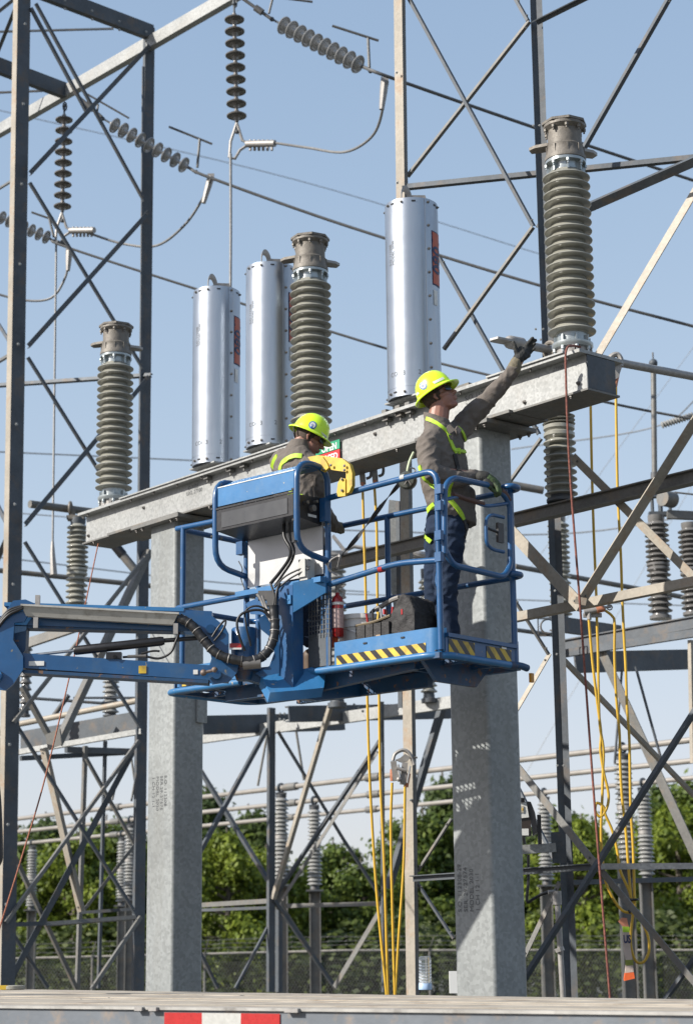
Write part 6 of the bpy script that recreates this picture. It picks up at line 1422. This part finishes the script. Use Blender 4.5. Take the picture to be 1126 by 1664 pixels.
for i in range(4): b = MB(); b.box(b0+X_*(-.21+i*.085)-E2*.145+V((0, 0, .20)), .075, .03, .12, X_, E2); b.build('pocket', nylon, t)
b = MB(); b.box(b0+X_*-.02-E2*.165+V((0, 0, .17)), .045, .012, .018, X_, E2); b.build('label_patch', mat('tan_label', (.35, .25, .15), .6), t)
b = MB(); b.tube(bez([b0+X_*-.27+V((0, 0, .28)), b0+X_*-.27+V((0, 0, .37)), b0+X_*-.1+V((0, 0, .42)), b0+X_*.06+V((0, 0, .445)), b0+X_*.12+V((0, 0, .40))], 6), .013, 8); b.build('handle', black, t)
b = MB(); b.tube(bez([b0+X_*-.22+V((0, 0, .385)), b0+X_*-.06+V((0, 0, .43)), b0+X_*.03+V((0, 0, .443))], 6), .017, 8); b.build('handle_grip', mat('grey_grip', (.20, .19, .18), .6), t)
for x_, z_ in ((.02, .33), (.21, .31)): b = MB(); b.box(b0+X_*x_-E2*.14+V((0, 0, z_)), .016, .02, .035, X_, E2); b.build('red_tool_handle', redp, t)
for i in range(6): b = MB(); q = b0+X_*(-.20+i*.05)-E2*.10; b.cyl(q+V((0, 0, .28)), q+V((.01*(i % 3-1), 0, .345+.02*(i % 2))), .008, 8); b.build('tool_handle', [redp, blackp, yel, steel, blackp, redp][i], t)
t = thing('fire_extinguisher', 'red fire extinguisher strapped upright inside the front rail', 'fire extinguisher', B(.86, .07, 3.86))
b0 = onplane(549, 1036, B(.86, .06, 0), E2); b = MB(); b.lathe([(.034, 0), (.040, .008), (.040, .24), (.034, .265), (.016, .285), (.014, .30)], b0, 24); EX = b.build('cylinder', redp, t)
b = MB(); b.lathe([(.0405, .06), (.041, .065), (.041, .185), (.0405, .19)], b0, 24); b.build('paper_label', mat('pinkish_label', (.42, .30, .28), .6, 0, .3, 60), EX)
b = MB(); b.lathe([(.0408, .215), (.0418, .216), (.0418, .232), (.0408, .233)], b0, 24); b.build('white_band', white, EX)
b = MB(); b.cyl(b0+V((0, 0, .295)), b0+V((0, 0, .325)), .014, 10); b.box(b0+V((.015, -.01, .335)), .07, .02, .012, V((.93, 0, .3))); b.box(b0+V((.015, -.01, .355)), .07, .018, .010, V((.85, 0, .5))); b.tube([b0+V((.02, -.01, .32)), b0+V((.045, -.01, .30)), b0+V((.04, -.01, .26))], .008, 8); b.build('valve', castl, t)
b = MB(); b.box(b0-V((.055, -.01, -.17)), .02, .05, .24); b.build('bracket', castl, t)
t = thing('bucket', 'white plastic bucket standing on the platform behind the extinguisher', 'bucket', B(.98, .28, ZF))
b0 = B(.93, .30, ZF); b = MB(); b.lathe([(.135, 0), (.152, .27), (.162, .27), (.162, .295), (.155, .295), (.156, .325), (.168, .325), (.170, .355), (.158, .355), (.14, .06)], b0, 32); b.build('pail', white, t)
b = MB(); b.tube([b0+V((-.168*math.cos(a), -.15*math.sin(a)-.02, .32-.09*math.sin(a))) for a in [i*math.pi/10 for i in range(11)]], .003, 6); b.build('bail_handle', steel, t)
o = MB(); o.prism([B(1.04, .1, 4.13), B(.98, .1, 4.14), B(.97, .1, 3.98), B(.99, .1, 3.90), B(1.03, .1, 3.90), B(1.05, .1, 4.0)], E2*.02); tag(o.build('safety_vest', orangem, None), 'bright orange cloth hanging behind the mesh guard of the basket', 'cloth')
o = MB(); 
t = thing('self_retracting_lanyard', 'round dark lanyard housing hanging behind the right worker', 'lanyard', at(662, 780, 12.55))
c0_ = at(662, 781, 12.55); b = MB(); b.lathe([(.02, -.035), (.05, -.033), (.062, -.018), (.062, .018), (.05, .033), (.02, .035)], c0_, 28, V((.3, 1, .1)).normalized()); HS = b.build('housing', mat('dark_olive_housing', (.06, .065, .055), .35, 0, .2, 10), t)
b = MB()
for k in range(6): a = k*math.pi/3; d = V((math.cos(a), -.3, math.sin(a))); b.cyl(c0_+V((0, -.037, 0)), c0_+V((math.cos(a)*.045, -.042, math.sin(a)*.045)), .005, 6)
b.build('housing_ribs', bolt, HS)
b = MB(); b.tube(bez([c0_+V((.0, 0, .055)), c0_+V((.005, 0, .09)), at(666, 748, 12.6), at(672, 735, 12.62)], 5), .009, 8); b.build('webbing', mat('pale_webbing', (.45, .50, .35), .8), t)
b = MB(); b.tube([at(668+7*math.cos(a*.785), 765+5*math.sin(a*.785), 12.57) for a in range(8)], .006, 6, closed=True); b.build('snap_hook', steel, t)
def flat(P, w, m, par, name, twist=0.0, th=.003):
    P = bez(P, 8); vs = []; fs = []; n = len(P)
    for i, p in enumerate(P):
        d = (P[min(n-1, i+1)]-P[max(0, i-1)]).normalized(); a, bb, _ = frame(d, V((0, -1, 0))); th_ = twist*i/n; c = a*math.cos(th_)+bb*math.sin(th_); nn = d.cross(c)
        for s1, s2 in ((-1, -1), (1, -1), (1, 1), (-1, 1)): vs.append(p+c*(s1*w/2)+nn*(s2*th/2))
    for i in range(n-1):
        for j in range(4): fs.append((i*4+j, i*4+(j+1) % 4, (i+1)*4+(j+1) % 4, (i+1)*4+j))
    fs += [(0, 1, 2, 3), (n*4-1, n*4-2, n*4-3, n*4-4)]; b = MB(); b.add(vs, fs); return b.build(name, m, par, sharp=60)
flat([at(649, 786, 12.55), at(625, 815, 12.55), at(600, 848, 12.55), at(575, 880, 12.56), at(553, 904, 12.58)], .030, nylon, t, 'lanyard_strap', 9.0)
b = MB(); b.tube(bez([at(553, 902, 12.58), at(538, 910, 12.58), at(533, 922, 12.58), at(540, 930, 12.58), at(548, 935, 12.58)], 5), .006, 8); b.cyl(at(553, 900, 12.57), at(548, 922, 12.57), .012, 8); b.build('hook', castl, t)
flat([at(549, 905, 12.56), at(550, 915, 12.56), at(547, 926, 12.56)], .028, nylon, t, 'strap_end')
# ================================================================ floodlight on the right tower
FLT = thing('floodlight', 'brown-black box floodlight on a bracket channel right of the right column', 'floodlight', at(860, 1375, 14.8)); YF = 14.7
def fq(x, y, d=0.0): return at(x, y, YF+d)
dkb_ = mat('dark_bronze_paint', (.035, .025, .02), .4)
b = MB(); b.prism([fq(836, 1303), fq(857, 1303), fq(862, 1330), fq(863, 1358), fq(836, 1360)], V((0, .10, 0))); b.build('housing', dkb_, FLT)
b = MB(); b.prism([fq(857, 1302, .0), fq(862, 1303, .0), fq(868, 1318, .0), fq(872, 1340, .0), fq(873, 1352, .0), fq(865, 1357, .0)], V((.02, .16, 0))); b.build('side_fins', blackp, FLT)
b = MB(); b.prism([fq(834, 1304, -.012), fq(855, 1304, -.012), fq(859, 1328, -.012), fq(834, 1331, -.012)], V((0, .02, 0))); b.build('lens_frame', white, FLT)
for x in (842.5, 848.5): b = MB(); b.box(fq(x, 1315, -.016), .017, .006, .05); b.build('led_window', mat('led_reflector', (.45, .40, .30), .3), FLT); b = MB(); b.box(fq(x, 1315, -.020), .008, .004, .018); b.build('led_chip', mat('led_yellow', (.60, .38, .04), .5), FLT)
b = MB(); b.box(fq(853, 1352, -.012), .05, .004, .05); b.build('label_plate', paper, FLT)
b = MB(); b.box(fq(876, 1348, .05), .028, .03, .22); b.build('mount_arm', blackp, FLT)
mem(FLT, 'bracket_channel', 838, 1381, 14.85, 903, 1377, 14.85, 15, 'C', V((0, -1, 0)), galv, 10)
b = MB(); b.cyl(fq(846, 1297), fq(846, 1304), .03, 10); b.cyl(fq(850, 1358), fq(852, 1372), .012, 8); b.build('gland', blackp, FLT)
b = MB(); b.tube(bez([at(858, 1389, 14.85), at(858, 1430, 14.85), at(856, 1464, 14.85), at(866, 1461, 14.85), at(880, 1453, 14.85), at(892, 1450, 14.85)], 6), .011, 8); b.build('power_cable', black, FLT)
t = thing('conduit_pipe', 'slender pale conduit pipe standing at the right tower leg below the floodlight', 'conduit', at(914, 1610, 14.7))
b = MB(); p = at(905, 1465, 14.6); q = at(914, 1612, 14.6); d = (q-p).normalized(); q = p+d*((0-p.z)/d.z); b.cyl(p, q, .022, 10); b.build('pipe', castl, t); b = MB(); b.cyl(at(904, 1448, 14.6), at(905, 1470, 14.6), .034, 10); b.cyl(at(890, 1450, 14.6), at(902, 1449, 14.6), .016, 8); b.cyl(at(908, 1540, 14.58), at(910, 1546, 14.58), .034, 8); b.build('fittings', castl, t)
# ================================================================ flatbed trailer across the foreground
ZT = 1.665
def tz(x, y): return atz(x, y, ZT)
fl_, fr_ = tz(-60, 1604.5), tz(1190, 1625.5); nl, nr = tz(-60, 1634), tz(1190, 1646)
ddir = (nr-nl).normalized(); back = V((-ddir.y, ddir.x, 0)); 
TRL = thing('flatbed_trailer', 'flatbed trailer with worn pale plank deck crossing the bottom of the picture', 'trailer', (nl+nr)/2 - V((0, 0, ZT)))
random.seed(4); npl = 14; e0, e1 = nl-ddir*.8, nr+ddir*.8; g0, g1 = fl_-ddir*.6, fr_+ddir*.6
for i in range(npl):
    a0, a1 = i/npl+.002, (i+1)/npl-.002; dz_ = random.uniform(-.004, .004)
    b = MB(); q = [e0*(1-a0)+g0*a0, e1*(1-a0)+g1*a0, e1*(1-a1)+g1*a1, e0*(1-a1)+g0*a1]; b.prism([p+V((0, 0, dz_-.03)) for p in q], V((0, 0, .03))); b.build('deck_plank', wood, TRL)
b = MB(); b.prism([e0+V((0, 0, -.012)), e1+V((0, 0, -.012)), e1+V((0, 0, -.16)), e0+V((0, 0, -.16))], -back*.04+V((0, 0, 0))); b.build('side_rail', mat('side_rail_paint', (.13, .145, .165), .45, .2, .15, 5, .1, 30, stain=(.30, .22, .15), stain_amt=.6, stain_scale=9), TRL)
b = MB(); b.prism([e0+V((0, 0, .004)), e1+V((0, 0, .004)), e1+V((0, 0, -.010)), e0+V((0, 0, -.010))], -back*.055); b.build('rub_rail', mat('worn_bright_edge', (.34, .33, .31), .5, .2, .2, 8, stain=(.12, .11, .10), stain_amt=.8, stain_scale=9), TRL)
b = MB(); b.box((e0+e1)/2+back*1.2+V((0, 0, -.30)), (e1-e0).length, .12, .35, ddir, back); b.build('main_beam', blackp, TRL)
yt = 1645.5
for (xa, xb, m) in ((268, 329, redt), (329, 392, whtt), (392, 455, redt)):
    P_ = nl-back*.0445; pa = onplane(xa, 1642, P_, back); pb = onplane(xb, 1642, P_, back)
    b = MB(); b.prism([V((pa.x, pa.y, ZT-.022)), V((pb.x, pb.y, ZT-.022)), V((pb.x, pb.y, ZT-.085)), V((pa.x, pa.y, ZT-.085))], -back*.002); b.build('reflective_tape', m, TRL)
for x in (228, 251, 472, 480): b = MB(); p = onplane(x, 1640, nl-back*.06, back); b.box(V((p.x, p.y, ZT-.006)), .05, .03, .018, ddir, back); b.build('stake_pocket', castl, TRL)
for x in (-7.5, -6.4): 
    for s_ in (0.3, 2.1): pass
c = (nl+nr)/2
for u_ in (-4.2, -3.0):
    for s_ in (.25, 2.2): b = MB(); b.lathe([(.2, -.13), (.44, -.13), (.48, -.08), (.48, .08), (.44, .13), (.2, .13)], c+ddir*u_+back*s_+V((0, 0, .49-ZT)), 24, back); b.build('wheel', black, TRL)
b = MB(); b.box(c+ddir*-3.6+back*1.2+V((0, 0, .49-ZT)), 1.6, 2.0, .12, ddir, back); b.box(c+ddir*-3.6+back*1.2+V((0, 0, .85-ZT)), .8, .4, .9, ddir, back); b.build('axle', blackp, TRL)
b = MB(); b.box(c+ddir*3.4+back*1.2+V((0, 0, (1.3)/2-ZT)), .15, .15, 1.3, ddir, back); b.box(c+ddir*3.4+back*1.2+V((0, 0, .02-ZT)), .4, .4, .04, ddir, back); b.build('landing_leg', blackp, TRL)
# bottle, strap roll, box on the deck
bp = tz(691, 1609); bo_ = thing('water_bottle', 'clear ribbed plastic water bottle standing upside down on the trailer deck', 'bottle', bp)
k = mpp(bp); cl = bpy.data.materials.new('clear_plastic'); nt, bs = nodes(cl); bs.inputs['Base Color'].default_value = (.92, .95, .97, 1); bs.inputs['Roughness'].default_value = .12; bs.inputs['Transmission Weight'].default_value = .8; bs.inputs['IOR'].default_value = 1.2
pr = [(.034, 0), (.038, .005), (.037, .02)]
for i in range(7): z_ = .03+i*.016; pr += [(.0345, z_), (.0375, z_+.004), (.0375, z_+.010), (.0345, z_+.014)]
pr += [(.036, .145), (.037, .16), (.034, .172), (.026, .178)]
s_ = 54*k/.178; b = MB(); b.lathe([(r*s_*.92, z_*s_) for r, z_ in pr], bp, 28); b.build('bottle_body', cl, bo_, sharp=60)
b = MB(); b.lathe([(.0378*s_*.93, .003*s_), (.0385*s_*.93, .005*s_), (.0378*s_*.93, .034*s_), (.037*s_*.92, .036*s_)], bp, 28); b.build('blue_label', mat('pale_blue_label', (.35, .48, .68), .5, 0, .2, 50), bo_)
p = tz(737, 1611); p2 = at(737, 1596, p.y)
b = MB(); b.box(at(736, 1596, 13.0), .05, .05, .14); o = b.build('marker_box', white); tag(o, 'small white box against the left foot of the right column', 'box')
p = tz(20, 1608); t = thing('strap_roll', 'rolled ratchet strap, yellow and grey, lying at the left end of the deck', 'strap', p)
b = MB(); b.lathe([(.02, 0), (.10, 0), (.105, .004), (.105, .028), (.10, .032), (.02, .032)], p, 28); b.build('webbing_roll', mat('grey_webbing', (.30, .29, .25), .8, 0, .2, 50), t); b = MB(); b.box(p+V((-.07, -.08, .018)), .10, .04, .034); b.build('yellow_end', yel, t)
b = MB(); b.tube(bez([at(-10, 1240, 12), at(-3, 1300, 12), at(0, 1380, 12), at(-2, 1400, 12), at(-12, 1412, 12)], 6), .022, 8); tag(b.build('hanging_hose', black), 'black hose end just entering at the left edge below the boom', 'hose')
